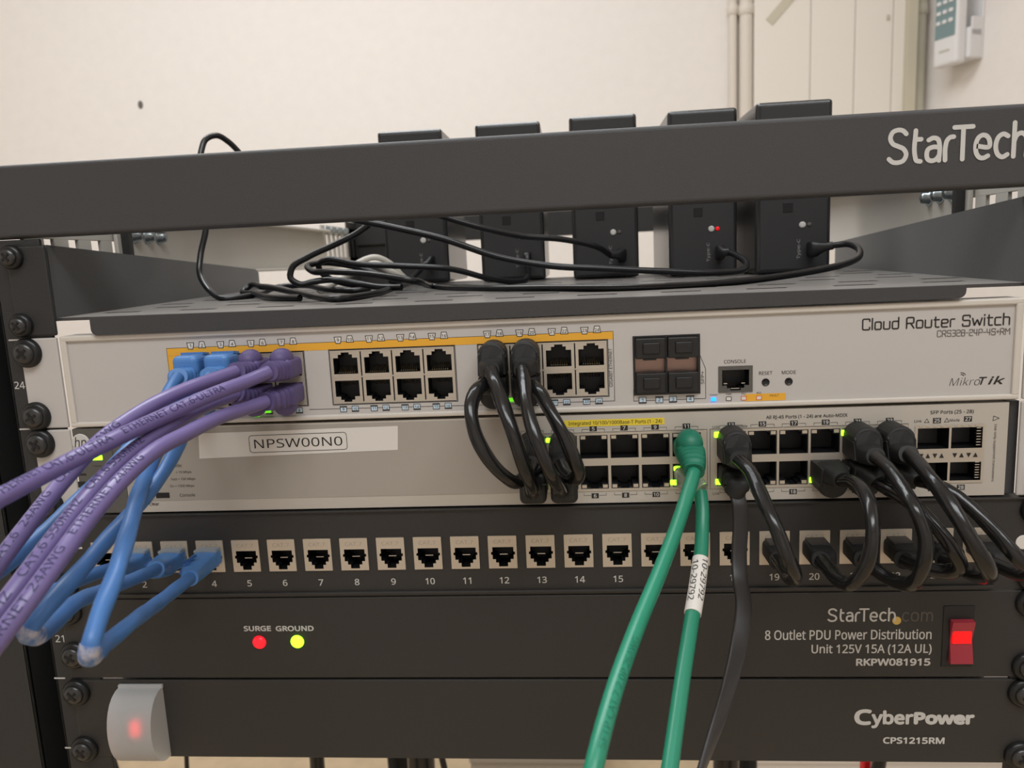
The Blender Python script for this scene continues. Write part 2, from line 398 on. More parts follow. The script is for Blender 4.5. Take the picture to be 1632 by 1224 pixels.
struct('trim_1', MB().box(P(1442, 100, WY-30).x, P(1458, 100, WY-30).x, WY-40, WY, FLZ, 900, r=1), 'frame')
def conduit(px, r, label, m):
    q = P(px, 100, WY-r-2); mb = MB(); mb.lathe((q.x, WY-r-1, FLZ), [(r, 0), (r, CEZ-FLZ)], 20, axis='z')
    t = solo('conduit_pipe', mb, m, label, 'pipe', 'conduit pipes on the back wall'); t.name = 'conduit_pipe'
    c = P(px, 18, WY-r-2).z; part('pipe_coupling', MB().lathe((q.x, WY-r-1, c-8), [(r+1, 0), (r+2.5, 2), (r+2.5, 18), (r+1, 20)], 20, axis='z'), m, t)
conduit(1168, 9, 'thin cream conduit on the back wall, left of the thicker one', 'pipe')
conduit(1189, 14, 'thicker pinkish white conduit beside the left edge of the plank door', 'pipe')
conduit(1464, 12, 'grey beige conduit in the corner between the door and right wall', 'pipe2')
q = P(224, 167, WY); mb = MB(); mb.ell((q.x, WY-.5, q.z), 6, 2, 9); solo('nail_hole', mb, 'inkgrey', 'small dark nail hole in the cream wall above the rack', 'hole')

# remote control in its wall holder, on the right wall
W0 = Vector((XC, WY, 0)); wd = Vector((DX, DY, 0)); wn = Vector((-.924, -.383, 0))
tq = None
for t in range(20, 700):
    p = W0+wd*t+wn*40; v = ROT.transposed() @ (Vector((p.x, p.y, 380))-CAM); u = 816+FPX*v.x/v.y
    if u > 1518: tq = t; break
def onw(s, n, z): return W0+wd*(tq+s)+wn*n+Vector((0, 0, z))
zb = P(1520, 113, (W0+wd*tq).y).z+6
def wbox(mb, s0, s1, n0, n1, z0, z1, r=0, mi=0):
    b = MB(); b.box(s0, s1, n0, n1, z0, z1, r=r, seg=3); o = len(mb.V)
    mb.add([onw(v.x, v.y, v.z) for v in b.V], b.F, mi, False)
mb = MB(); wbox(mb, -36, 30, 0, 4, zb+8, zb+170, 2); wbox(mb, -36, 30, 2, 36, zb+8, zb+66, 5); wbox(mb, -36, -32, 2, 36, zb+40, zb+74, 1); wbox(mb, 26, 30, 2, 30, zb+50, zb+84, 1)
solo('wall_holder', mb, 'remote', 'white plastic holder on the right wall cradling a remote control', 'holder')
t = thing('remote_control', 'white remote control with teal keypad hanging in a wall holder', 'remote', onw(0, 40, zb))
mb = MB(); wbox(mb, -32, 24, 34, 60, zb, zb+190, 7); part('body', mb, 'remote', t)
mb = MB(); wbox(mb, -27, 19, 59, 61, zb+52, zb+175, 1); part('keypad_panel', mb, 'teal', t, 'teal keypad panel')
for i in range(4):
    for j in range(3):
        mb = MB(); wbox(mb, -23+j*14, -14+j*14, 60, 63, zb+78+i*18, zb+85+i*18, 1); part('button', mb, 'remote' if (i, j) != (3, 1) else 'redbtn', t)
mb = MB(); wbox(mb, -16, 8, 59.5, 60.6, zb+26, zb+30); part('name_plate', mb, 'pipe2', t)

# floor clutter and cords seen under the lowest unit
def cord(px, X, r, label, m='usb', y=330):
    a = P(px, 1206, y); mb = MB(); pts = [Vector((a.x+X*i*.25+4*math.sin(i*1.3+px), y+3*i, a.z+70-55*i)) for i in range(14)]
    sweep(mb, spline(pts, 12), lambda i, t: (2*r, 2*r, 2, 0), 12); solo('hanging_cord', mb, m, label, 'cord', 'cords hanging behind the lowest unit')
cord(174, 0, 4, 'dark cord hanging behind the lowest unit near its clear cover', y=300)
cord(297, -4, 2.2, 'thin black cord hanging below the lowest unit, left', y=300)
cord(498, 10, 7, 'thick black cord slanting below the lowest unit, left of centre', y=300)
cord(660, 6, 13, 'thickest black cord bundle hanging below the lowest unit', y=300)
cord(690, 16, 3, 'thin black cord crossing next to the thickest hanging bundle', y=280)
cord(1165, 0, 12, 'wide black cord hanging below the lowest unit right of green cables', y=320)
cord(1402, 0, 6, 'black cord hanging beside a red plug below the lowest unit', y=320)
q = P(1379, 1216, 340); solo('red_plug', MB().box(q.x-4, q.x+4, 335, 345, q.z-40, q.z+6, r=2), 'redthing', 'small red plug under the lowest rack unit on the right', 'plug')
a, b = P(748, 1212, 1200), P(980, 1212, 1200)
def carton(u0, u1, y, label, m):
    a, b = P(u0, 1214, y).x, P(u1, 1214, y).x; z1 = P((u0+u1)/2, 1196, y).z
    t = thing('storage_box', label, 'box', ((a+b)/2, y+100, FLZ), 'boxes on the floor behind the rack')
    part('carton_body', MB().box(a, b, y, y+160, FLZ, z1-30, r=2), m, t); part('lid', MB().box(a-3, b+3, y-3, y+163, z1-30, z1, r=2), m, t)
carton(750, 960, 1150, 'grey storage box on the floor seen under the rack centre', 'greyover')
carton(1190, 1372, 1150, 'white storage box on the floor seen right of the green cables', 'carton')
carton(1412, 1640, 1150, 'white storage box on the floor seen at far right under the rack', 'carton')

# ---------------------------------------------------------------- the rack
rack = thing('server_rack', 'black four post open server rack holding all the network gear', 'rack', (0, 300, FLZ))
bx0, bx1 = -330, 330
mb = MB(); mb.box(bx0, bx1, -1, 9, 92.2, 126, r=2.0, seg=4); bar = part('front_crossbar', mb, 'powder', rack)
mb = MB(); a = P(1411, 258); stroked(mb, 'StarTech', ROUND, 162.2, 162.2+55.6, 104.6, 13.4, 1.9, -1.25, gap=.22); part('logo_lettering', mb, 'inkwhite', bar, 'white raised brand lettering')
def post(sx, y, mtl='powder2'):
    mb = MB()
    def bx(x0, x1, y0, y1, r=.8):
        a, b = sorted((sx*x0, sx*x1)); mb.box(a, b, y0, y1, FLZ, 126 if y > 100 else 91.6, r=r)
    s = 1 if y < 100 else -1
    bx(225, 250, y, y+2.4); bx(248, 250, y, y+20); bx(248, 266, y+18, y+20); bx(264, 266, y, y+20); bx(264, 300, y, y+2.4); bx(298, 300, y, y+60)
    return part('post', mb, mtl, rack)
pl = post(-1, .2); pr = post(1, .2)
mb = MB()
ctext(mb, '24', P(31, 614).x, P(31, 614).z, 3.6, .05, .01); ctext(mb, '21', P(95, 1018).x, P(95, 1018).z, 3.9, .05, .01)
for px, py in ((23, 542), (40, 684), (95, 1081), (112, 1192)):
    p = P(px, py); mb.box(p.x-3, p.x+3, -.02, .3, p.z-.35, p.z+.35)
part('unit_marking', mb, 'inkwhite', pl, 'white unit numbers')
for sx in (-1, 1):
    a, b = sorted((sx*198, sx*241)); part('rear_post', MB().box(a, b, 600, 603, FLZ, 126, r=.6).box(*sorted((sx*238, sx*241)), 560, 600, FLZ, 126, r=.6), 'powder2', rack)
part('rear_crossbar', MB().box(-241, 241, 596, 600, 98, 128, r=1), 'powder2', rack)
for sx in (-1, 1):
    mb = MB(); a, b = sorted((sx*237, sx*239.5)); mb.box(a, b, 84, 464, 73.5, 110, r=.8)
    c, e = sorted((sx*228, sx*239.5)); mb.box(c, e, 84, 464, 71.5, 74, r=.8); mb.box(c, e, 84, 464, 109.5, 112, r=.8)
    part('side_rail', mb, 'rail', rack)
    mb = MB(); a, b = sorted((sx*240, sx*242)); zt = 92.8
    sl = [PX(v, 385, -240).y for v in (25, 43, 70, 86, 109, 125, 145, 161, 178, 193)]
    mb.box(a, b, 12, 92, zt, 112, r=.4); mb.box(a, b, 12, 92, 66, 78, r=.4); e = [sl[1]-2]+sl[2:]+[92]
    for k in range(0, len(e), 2): mb.box(a, b, e[k], e[k+1], 77.8, zt+.2)
    part('slotted_bracket', mb, 'rail', rack)
    part('bracket_strip', MB().box(*sorted((sx*232, sx*241)), 88, 92, 70, 112, r=.5), 'powder2', rack)
    for k, yy in enumerate((102, 116, 130)):
        mb = MB(); bm_ = MB().lathe((0, 0, 0), [(4.6, 0), (4.6, 1), (3.4, 1.2), (3.2, 4.5), (1.5, 5.2)], 16)
        mb.add([Vector((sx*237, yy, 96.5-k*.2))+Vector((-sx*(-v.y), v.x, v.z)) for v in bm_.V], bm_.F, 0, True); part('bolt', mb, 'zinc', rack)
    # slotted bracket at the rear
    mb = MB(); a, b = sorted((sx*238, sx*240)); ys = [470+k*16 for k in range(8)]
    mb.box(a, b, 462, 596, 108, 118, r=.3); mb.box(a, b, 462, 596, 72, 84, r=.3)
    for yy in ys: mb.box(a, b, yy, yy+6, 83, 109)
    part('rear_slotted_bracket', mb, 'rail', rack)
    for yy in (478, 500, 522, 544):
        mb = MB(); bm_ = MB().lathe((0, 0, 0), [(5, 0), (5, 1), (3.4, 1.2), (3.2, 5), (1.5, 5.6)], 14)
        mb.add([Vector((sx*238, yy, 113))+Vector((-sx*(-v.y), v.x, v.z)) for v in bm_.V], bm_.F, 0, True); part('bolt', mb, 'zinc', rack)

# ---------------------------------------------------------------- rack screws
def screw_mesh():
    mb = MB(); mb.lathe((0, 0, 0), [(7.2, -.5), (7.2, 1.4), (6.4, 2.6), (5.3, 2.9)], 28)
    mb.lathe((0, 0, 0), [(5.0, 2.0), (5.0, 3.4), (4.4, 4.3), (3, 4.8), (1.4, 5.0)], 28, mi=2)
    for a in (0, 1):
        b = MB().box(-2.9, 2.9, -5.25, -4.2, -.65, .65); c, s = math.cos(.5+a*math.pi/2), math.sin(.5+a*math.pi/2)
        mb.add([(v.x*c-v.z*s, v.y-a*.03, v.x*s+v.z*c) for v in b.V], b.F, 1)
    return mb
SCR = None
def screw(parent, x, z, y=-.4, rot=0, sc=1):
    global SCR
    if SCR is None:
        mb = screw_mesh(); SCR = mesh_obj('rack_screw', mb, ['screw', 'void', 'screwhead'], Vector((0, 0, 0))); o = SCR
    else: o = SCR.copy(); COL.objects.link(o)
    o.parent = parent; p = Vector((x, y, z)); o.location = (p-WL[parent])*MM; WL[o] = p; o.rotation_euler = (0, rot, 0); o.scale = (sc, 1, sc)
def ears(parent, mats, z0, z1, xin, y=-1.6, r=.6, zs=None, sides=(-1, 1)):
    for sx in sides:
        a, b = sorted((sx*xin, sx*241.3)); part('mounting_ear', MB().box(a, b, y, .2, z0, z1, r=r), mats, parent)
        for z in (zs or (z0+6, z1-6)): screw(parent, sx*(237.4 if sx < 0 else 233), z, y, random.uniform(-.6, .6))

# ---------------------------------------------------------------- the shelf (unit 25)
shelf = thing('rack_shelf', 'black vented rack shelf with sloping side plates carrying five black boxes', 'shelf', (0, 130, 46))
def fl(x, y, dz=0): return Vector((x, y, floorz(x, y)+dz))
# vented floor: strips with slots
SLY = [24, 29, 52, 57, 80, 85, 108, 113, 136, 141, 164, 169, 192, 197, 220, 225]
NS = 11; xe = [-222+k*444/NS for k in range(NS+1)]
mb = MB()
def slab(x0, x1, y0, y1):
    t = [fl(x0, y0), fl(x1, y0), fl(x1, y1), fl(x0, y1)]; mb.prism(t, (0, 0, -1.5))
yprev = 1.5
for k in range(0, len(SLY), 2):
    slab(-222, 222, yprev, SLY[k]); off = (k//2) % 2*13
    lo = -222
    for j in range(NS):
        a, b = xe[j]+8+off*.9, xe[j+1]-13+off*.9
        slab(lo, a, SLY[k], SLY[k+1]); lo = b
    slab(lo, 222, SLY[k], SLY[k+1]); yprev = SLY[k+1]
slab(-222, 222, yprev, 252)
part('vented_floor', mb, 'shelftop', shelf)
mb = MB(); x0, x1 = -203.3, 195.8
pts = []
def lipz(x): return floorz(x, 0)
r = 3.0
ring = [(x0, lipz(x0)), (x1, lipz(x1)), (x1, 46.2+r)]+[(x1-r+r*math.cos(a), 46.0+r-r*math.sin(a)) for a in (.4, .8, 1.2, 1.57)]+[(x0+r-r*math.sin(a), 44.9+r-r*math.cos(a)) for a in (0, .4, .8, 1.2, 1.57)]
mb.prism([(x, -2.6, z) for x, z in ring], (0, 3.2, 0)); part('front_lip', mb, 'powder', shelf)
for sx in (-1, 1):
    mb = MB(); x = sx*222
    zb0 = floorz(x, 0)-1.5
    mb.prism([(x, 1, zb0), (x, 1, 88.6), (x, 242, 73.6), (x, 247, 71), (x, 247, floorz(x, 247)-1.5)], (sx*1.5, 0, 0)); part('side_plate', mb, 'sideplate', shelf)
    a, b = sorted((sx*221.5, sx*241.3)); part('mounting_ear', MB().box(a, b, -1.8, .2, 45.6, 88.4, r=.9), 'powder2', shelf)
    for z in (83.5, 51.2): screw(shelf, sx*238, z, -1.6, random.uniform(-.5, .5), .8)

# ---------------------------------------------------------------- five black boxes
BOX = [(-87.5, 215, 47, 109.5), (-15.5, 200, 45.5, 108.5), (49.5, 185, 44.8, 107.6), (111.7, 165, 43.6, 104.6), (164.6, 150, 45.8, 104.2)]
BLAB = ['leftmost of five upright black boxes on the shelf, nearest the cable coil', 'second upright black box from the left, behind the cable loops', 'middle one of five upright black boxes on the shelf', 'upright black box with reddish light dot, second from the right', 'rightmost of five upright black boxes, cable arching from its right side']
def make_box(i):
    x, y, w_, h_ = BOX[i]; z0 = floorz(x, y+50)+.3
    if i == 0:
        t = thing('external_drive', BLAB[0], 'electronics box', (x, y+50, z0), 'black boxes on the shelf')
        part('housing', MB().box(x-w_/2, x+w_/2, y, y+100, z0, z0+h_, r=2.2, seg=3), 'boxblk', t)
        part('rear_face', MB().box(x-w_/2+2.6, x+w_/2-2.6, y-.5, y+2, z0+2.6, z0+h_-2.6, r=.3), 'boxface', t)
        part('lock_slot', MB().box(x-6.6, x-.4, y-.75, y, z0+39.4, z0+45.8, r=.2), 'void', t)
        mb = MB().lathe((x+5.5, y-.5, z0+31), [(2.1, 0), (2.1, .5), (1.2, .6)], 16); part('power_light', mb, 'inkwhite', t, 'white ring light')
        part('status_dot', MB().lathe((x+9.8, y-.5, z0+31), [(1.4, 0), (1.4, .4), (.6, .5)], 14), 'inkdim', t)
        part('usb_socket', MB().box(x+8.5, x+13.5, y-.9, y+1, z0+10.5, z0+19.5, r=.5), 'void', t)
        mb = MB(); vtext(mb, 'Type-C', x+3.5, z0+9, z0+22, 2.6, y-.65); part('socket_lettering', mb, 'inkmid', t)
        return t
    s = boxes[0]; t = s.copy(); COL.objects.link(t); d = Vector((x-BOX[0][0], y-BOX[0][1], z0-WL[s].z))
    WL[t] = WL[s]+d; t.location = WL[t]*MM; t['label'] = BLAB[i]
    t.scale = (w_/BOX[0][2], 1, h_/BOX[0][3])
    for ch in list(s.children): c = ch.copy(); COL.objects.link(c); c.parent = t; WL[c] = WL[ch]+d
    return t
boxes = []
for i in range(5): boxes.append(make_box(i))
for ch in boxes[3].children:
    if ch.name.startswith('status_dot'):
        ch.data = ch.data.copy(); ch.data.materials[0] = M['ledr'].copy(); ch.data.materials[0].node_tree.nodes['Principled BSDF'].inputs['Emission Strength'].default_value = .25
        ch['label'] = 'reddish light dot'

# ---------------------------------------------------------------- RJ45 helpers
def rj(cx, cz, flip, w=11.6, h=7.6, ):       # hole rectangles of a modular socket, latch notch on the flip side
    z = lambda a, b: tuple(sorted((cz+flip*a, cz+flip*b)))
    return [(cx-w/2, cx+w/2, *z(-h/2-.9, h/2-.9)), (cx-3.4, cx+3.4, *z(h/2-.9, h/2+.7)), (cx-1.9, cx+1.9, *z(h/2+.6, h/2+1.7))]
def contacts(cx, cz, flip, y=5, n=8):
    mb = MB()
    for k in range(n):
        x = cx-3.6+k*7.2/(n-1); za, zb_ = cz-flip*4.2, cz-flip*1.8
        mb.prism([(x-.2, y-2.5, za), (x+.2, y-2.5, za), (x+.2, y+2.5, zb_), (x-.2, y+2.5, zb_)], (0, .2, flip*.2))
    return mb
MKX = [-161, -89.1, -18.6]; MKP = 59.5/4
def mkport(n):
    b = (n-1)//8; c = ((n-1) % 8)//2; top = n % 2 == 1
    return MKX[b]+MKP*(c+.5), 26.6 if top else 14.0, 1 if top else -1
def hpport(n):
    b = 0 if n <= 12 else 1; c = ((n-1) % 12)//2; top = n % 2 == 1
    return (4.9+14.25*c if b == 0 else 96.4+14.02*c), (-16.9 if top else -31.0), 1 if top else -1
def pjack(n): return -2.7+18.28*(n-12.5), -67.4

# ---------------------------------------------------------------- white PoE switch (unit 24)
mk = thing('network_switch', 'cream white network switch just below the shelf, orange stripe over its ports', 'network switch', (0, 80, 0), 'network switches in the rack')
holes = [(b, b+59.5, 7.4, 33.4) for b in MKX]+[(52.8, 82.2, 7.6, 34.2), (90.7, 105.9, 7.3, 19.3)]
mb = MB(); mb.plate(-218, 218, 2.4, 42.4, holes, 0, 9, 0, 0)
part('face_plate', mb, 'cream', mk)
mb = MB(); mb.box(-221, 221, -1.2, 12, 42.2, 45, r=.7); mb.box(-221, 221, -1.2, 12, .2, 2.6, r=.7); mb.box(-221, -217.8, -1.2, 12, 2, 43, r=.7); mb.box(217.8, 221, -1.2, 12, 2, 43, r=.7)
part('face_rim', mb, 'creamrim', mk)
part('chassis', MB().box(-200, 200, 11, 150, .6, 40, r=.5), 'cream', mk)
ears(mk, 'cream', .3, 44.6, 222.2, -1.4, .6, (6.5, 37.8))
for b in MKX:
    hs = []
    mb = MB().plate(b+.3, b+59.2, 7.7, 33.1, [(b+1, b+58.5, 20.7, 32.4), (b+1, b+58.5, 8.4, 20.1)], -.2, 3, 0, 0)
    blk = part('port_block', mb, 'nickel', mk)
protos = {}
def mkportobj(n):
    x, z, f = mkport(n); blk = [c for c in mk.children if c.name.startswith('port_block')][(n-1)//8]
    if f not in protos:
        mb = MB().plate(x-MKP/2+.3, x+MKP/2-.3, z-6.3, z+6.3, rj(x, z, f), -.1, 9, 1, 0, 1); o = part('port', mb, ['nickel', 'void'], blk)
        part('contacts', contacts(x, z, f, 3.5), 'gold', o); protos[f] = (o, x, z)
    else:
        o, x0, z0 = protos[f]; dup(o, (x-x0, 0, z-z0), blk)
for n in range(1, 25): mkportobj(n)
# SFP cage with four dust plugs, console port, buttons
mb = MB().plate(52.4, 82.6, 7.2, 34.6, [(53.4, 67, 8, 33.8), (67.9, 81.6, 8, 33.8)], -.3, 4, 0, 0, 1); cage = part('sfp_cage', mb, ['blackp', 'copper'], mk)
for x in (53.5, 68):
    for z, nz in ((8.2, 16.6), (24.2, 23.4)):
        mb = MB().box(x, x+13.4, -2.4, 3, z, z+9.4, r=.5).box(x+3.2, x+10.8, -3.4, -2, z+2.2, z+7.4, r=.5)
        mb.box(x+3.6, x+9.4, -1.2, 2, nz, nz+1.2); part('dust_plug', mb, 'blackp', cage)
mb = MB().plate(90.7, 105.9, 7.3, 19.3, [(92.3, 104.3, 10.4, 17.6), (94.4, 102.2, 9.2, 10.5), (96, 100.6, 8.2, 9.3)], -.4, 9, 1, 0, 1); con = part('console_port', mb, ['darkmod', 'void'], mk)
part('contacts', MB().box(93.4, 95, 2, 3, 10.8, 11.2).box(101.4, 103, 2, 3, 10.8, 11.2).box(96.4, 100.2, .4, 1, 8.8, 9.1), 'silver', con)
for x in (111.7, 121.9): part('push_button', MB().lathe((x, 0, 11.4), [(1.75, -.5), (1.75, .25), (1.5, .4), (1.4, .2), (.2, .1)], 20), 'blackp', mk)
part('indicator_light', MB().box(87.4, 89.6, -.5, .5, 3.4, 5.1, r=.2), 'ledb', mk, 'lit blue indicator')
# orange stripe, markers, printing
mb = MB(); mb.box(-168.3, -161.6, -.1, .3, 16, 33.5); mb.box(-168.3, 43.6, -.1, .3, 33.6, 37.1); mb.box(102.5, 120.6, -.1, .3, 2.9, 6.2); part('orange_stripe', mb, 'orange', mk)
mb = MB(); K, Wt, Bl, Rd = 0, 1, 2, 3
lines(mb, [(-168.3, 20), (-168.3, 37.2), (43.7, 37.2), (43.7, 5.0), (-22, 5.0)], .22)
lines(mb, [(-101, 5.4), (-24, 5.0)], .22); lines(mb, [(52.4, 10), (52.4, 4.6), (85, 4.8), (85, 18.5), (82.6, 24.6)], .22)
for b in MKX:
    lines(mb, [(b-.2, 7.2), (b-.2, 33.6), (b+59.8, 33.6), (b+59.8, 7.2), (b-.2, 7.2)], .3)
    for c in range(4):
        for s in (0, 1):
            n = MKX.index(b)*8+c*2+s+1; x = b+MKP*(c+.5)+(-2.7 if s == 0 else 3.0); zt = 38.1
            q = [(x-1.7, zt+1.4), (x+1.7, zt+1.4), (x+1.1, zt-1.6), (x-1.1, zt-1.6)] if s == 0 else [(x-1.1, zt+1.8), (x+1.1, zt+1.8), (x+1.7, zt-1.2), (x-1.7, zt-1.2)]
            mb.poly([(a, -.16, c2) for a, c2 in q], Wt); lines(mb, q+[q[0]], .3, -.2, K); ctext(mb, str(n), x, zt, 1.5, -.22, .02, K)
            zb_ = 5.1; mb.poly([(x-1.5, -.16, zb_-1.3), (x+1.5, -.16, zb_-1.3), (x+1.5, -.16, zb_+1.3), (x-1.5, -.16, zb_+1.3)], Bl)
            lines(mb, [(x-1.5, zb_-1.3), (x+1.5, zb_-1.3), (x+1.5, zb_+1.3), (x-1.5, zb_+1.3), (x-1.5, zb_-1.3)], .25, -.2, K); lines(mb, [(x-1.5, zb_+(1.1 if s == 0 else -1.1)), (x+1.5, zb_+(1.1 if s == 0 else -1.1))], .6, -.21, K); ctext(mb, str(n), x, zb_, 1.3, -.22, .02, K)
for k, px in enumerate((56.4, 64.0, 70.2, 78.0)):
    zb_ = 4.9; mb.poly([(px-1.6, -.16, zb_-1.4), (px+1.6, -.16, zb_-1.4), (px+1.6, -.16, zb_+1.4), (px-1.6, -.16, zb_+1.4)], Bl)
    lines(mb, [(px-1.6, zb_-1.4), (px+1.6, zb_-1.4), (px+1.6, zb_+1.4), (px-1.6, zb_+1.4), (px-1.6, zb_-1.4)], .25, -.2, K); lines(mb, [(px-1.6, zb_+(-1.2 if k % 2 == 0 else 1.2)), (px+1.6, zb_+(-1.2 if k % 2 == 0 else 1.2))], .6, -.21, K); ctext(mb, str(k+1), px, zb_, 1.6, -.22, .01, K)
vtext(mb, 'GIGABIT ETHERNET', 42.2, 11.6, 29.4, 1.5); vtext(mb, 'SFP+', 83.6, 11.5, 17.5, 1.5)
ctext(mb, 'CONSOLE', 98.1, 21.4, 1.6); ctext(mb, 'RESET', 111.7, 15.6, 1.6); ctext(mb, 'MODE', 121.9, 15.6, 1.6)
text(mb, 'POWER', 86.9, 90.2, 6.0, 6.6)
for x, s in ((95.3, 'FAN'), (102, 'PS1'), (108.8, 'PS2')):
    ctext(mb, s, x, 6.5, .9); q = [(x-1.1, 3.5), (x+1.1, 3.5), (x+1.1, 5.2), (x-1.1, 5.2)]; mb.poly([(a, -.16, b) for a, b in q], Wt); lines(mb, q+[q[0]], .25, -.2, Rd if s != 'FAN' else K)
ctext(mb, 'FAULT', 115.6, 5.2, 1.0)
stroked(mb, 'Cloud Router Switch', SQ, 153.6, 215.6, 33.5, 4.7, .62, -.12)
text(mb, 'MIKRO'[0]+'ikro', 191.6, 204.6, 7.0, 10.6, -.12, -.012, .25); text(mb, 'T', 204.2, 207.6, 7.1, 10.6, -.12, .03, .25); text(mb, 'ik', 208.0, 215.2, 7.1, 10.8, -.12, .03, .25)
for r in (1.1, 1.9): rline(mb, [(196.6+r*math.cos(a), 10.9+r*math.sin(a)) for a in [.5+k*.25 for k in range(6)]], .3, -.12)
text(mb, '28V', -167.4, -165.8, 22, 24); mb.ell((-163.6, 0, 29.5), .5, .2, .5, Rd)
part('printed_lettering', mb, ['ink', 'white', 'iceblue', 'redbtn'], mk)
mb = MB(); stroked(mb, 'CRS328-24P-4S+RM', SQ, 185.6, 216, 29.2, 2.7, .34, -.12); part('model_lettering', mb, 'inkgrey', mk)
for px, py in ((427, 655), (409, 661), (430, 646), (815, 637)):
    p = P(px, py); part('port_light', MB().box(p.x-1.5, p.x+1.5, -.6, .4, p.z-.9, p.z+.9, r=.2), 'ledgd', mk, 'lit green port light')

# ---------------------------------------------------------------- grey-beige switch (unit 23)
hp = thing('network_switch', 'grey beige network switch with a white name label, third unit from top', 'network switch', (0, 80, -44.4), 'network switches in the rack')
mb = MB(); mb.plate(-197, 217.6, -43.9, -1.2, [(-.6, 85.6, -38.4, -9.6), (86.7, 174.8, -38.4, -9.6), (177.9, 207.6, -37.6, -10.9)], 0, 10, 0, 0); mb.box(-197, 217.6, .1, 6, -43.9, -42); mb.box(-197, 217.6, .1, 6, -3.2, -1.2)
part('face_plate', mb, 'beige', hp)
part('chassis', MB().box(-218, 218, 11, 220, -44, -1, r=.5).box(217.2, 223, 2, 220, -44, -1, r=.3), 'powder', hp)
part('grey_overlay', MB().box(-196.5, -2, -.15, .2, -38.2, -2, r=.05), 'greyover', hp)
ears(hp, 'cream', -44.0, -.6, 222, -1.4, .8, (-7, -38.5))
mb = MB().box(-221.5, -197, -.4, 6, -44, -.6, r=.4); mb.box(-213, -202, -.8, 0, -19.5, -10.5, r=.3); mod = part('status_module', mb, 'darkmod', hp, 'dark grey status panel')
mb = MB(); c = P(130, 706); mb.lathe((c.x, -.4, c.z), [(4.7, -.3), (4.7, .2), (4.2, .35)], 32); lg = part('round_badge', mb, 'inkwhite', mod)
mb = MB(); text(mb, 'hp', c.x-3.2, c.x+3.0, c.z-3.6, c.z+3.2, -.85, .0, .22); part('badge_lettering', mb, 'ink', lg)
p = P(154, 729); part('power_light', MB().box(p.x-4.2, p.x+3.6, -1.1, 0, p.z-1.3, p.z+1.5, r=.5), 'ledg', mod, 'lit green power light')
mb = MB()
for px, py, a, b in ((160, 740, 7, .8), (126, 756, 8, .8), (128, 772, 6, 3), (140, 795, 8, 3)): p = P(px, py); mb.box(p.x-a/2, p.x+a/2, -.6, 0, p.z-b/2, p.z+b/2)
part('status_window', mb, 'blackp', mod)
mb = MB(); p = P(196, 712); mb.box(p.x-5, p.x+6, -.3, .2, p.z-5, p.z+3.5, r=.2); part('blue_sticker', mb, mat and 'blueboot', hp)
# port blocks
for b0, b1, n0 in ((-.6, 85.6, 1), (86.7, 174.8, 13)):
    mb = MB().plate(b0+.2, b1-.2, -38.2, -9.8, [], .3); mb.box(b0, b1, -.35, .3, -10.4, -9.5, r=.1); mb.box(b0, b1, -.35, .3, -38.5, -37.8, r=.1)
    mb.box(b0, b0+.7, -.3, .3, -38.5, -9.5); mb.box(b1-.7, b1, -.3, .3, -38.5, -9.5); mb.box(b0+.6, b1-.6, -.28, .3, -25, -22.8, r=.1)
    # ports cut through: rebuild face with holes
    mb = MB(); hs = []
    for c in range(6):
        for zc, f in ((-16.9, 1), (-31.0, -1)):
            hx = hpport(n0+2*c)[0]; hs.append((hx-6.5, hx+6.5, *sorted((zc+f*5.9, zc-f*5.3))))
    mb.plate(b0+.2, b1-.2, -38.2, -9.8, hs, -.15, 1.5, 0, 0); blk = part('port_block', mb, 'nickel', hp)
hpro = {}
for n in range(1, 25):
    x, z, f = hpport(n); blk = [c for c in hp.children if c.name.startswith('port_block')][0 if n <= 12 else 1]
    if f not in hpro:
        zz = sorted((z+f*5.9, z-f*5.3)); rr = rj(x, z, f, 12.2, 8.6)
        mb = MB().plate(x-6.5, x+6.5, zz[0], zz[1], rr, .3, 10, 1, 1, 1); o = part('port', mb, ['jack', 'void'], blk)
        part('led_window', MB().box(x-6, x-3.8, 0, .8, *sorted((z+f*4, z+f*5.5))).box(x+3.8, x+6, 0, .8, *sorted((z+f*4, z+f*5.5))), 'jack', o); hpro[f] = (o, x, z)
    else: o, x0, z0 = hpro[f]; dup(o, (x-x0, 0, z-z0), blk)
for px, py, s in ((1145, 693, 1), (1147, 768, 1), (1348, 690, 1), (1297, 765, 1), (1403, 688, .8), (875, 702, .8), (866, 775, .9), (840, 715, .6), (1074, 769, .9), (1079, 747, .8)):
    p = P(px, py, -.4); part('port_light', MB().box(p.x-1.9*s, p.x+1.9*s, -.8, .3, p.z-1.35*s, p.z+1.35*s, r=.4), 'ledg', hp, 'lit green port light')
# SFP slots
mb = MB().plate(177.6, 207.8, -37.8, -10.7, [(178.8, 192.4, -21.6, -12), (193.4, 206.8, -21.6, -12), (178.8, 192.4, -36.6, -28), (193.4, 206.8, -36.6, -28)], -.3, 12, 2, 0, 2)
cg = part('sfp_cage', mb, ['nickel', 'jack', 'void'], hp)
mb = MB()
for x in (180.6, 186.6, 195.2, 201.2):
    for k, f in ((0, -1), (1, 1)):
        xx = x+k*2.9; z = -24.8; mb.poly([(xx-1, -.5, z-f*1), (xx+1, -.5, z-f*1), (xx, -.5, z+f*1.1)])
part('arrow_marks', mb, 'ink', cg)
mb = MB()
for k in range(7): mb.box(204.6, 206.8, .5, 2, -12.8-k*1.3, -12.4-k*1.3); mb.box(204.6, 206.8, .5, 2, -28.6-k*1.2, -28.2-k*1.2)
for k in range(9): mb.box(179.5+k*3, 181+k*3, -.6, .2, -11.4, -11.0)
part('spring_fingers', mb, 'silver', cg)
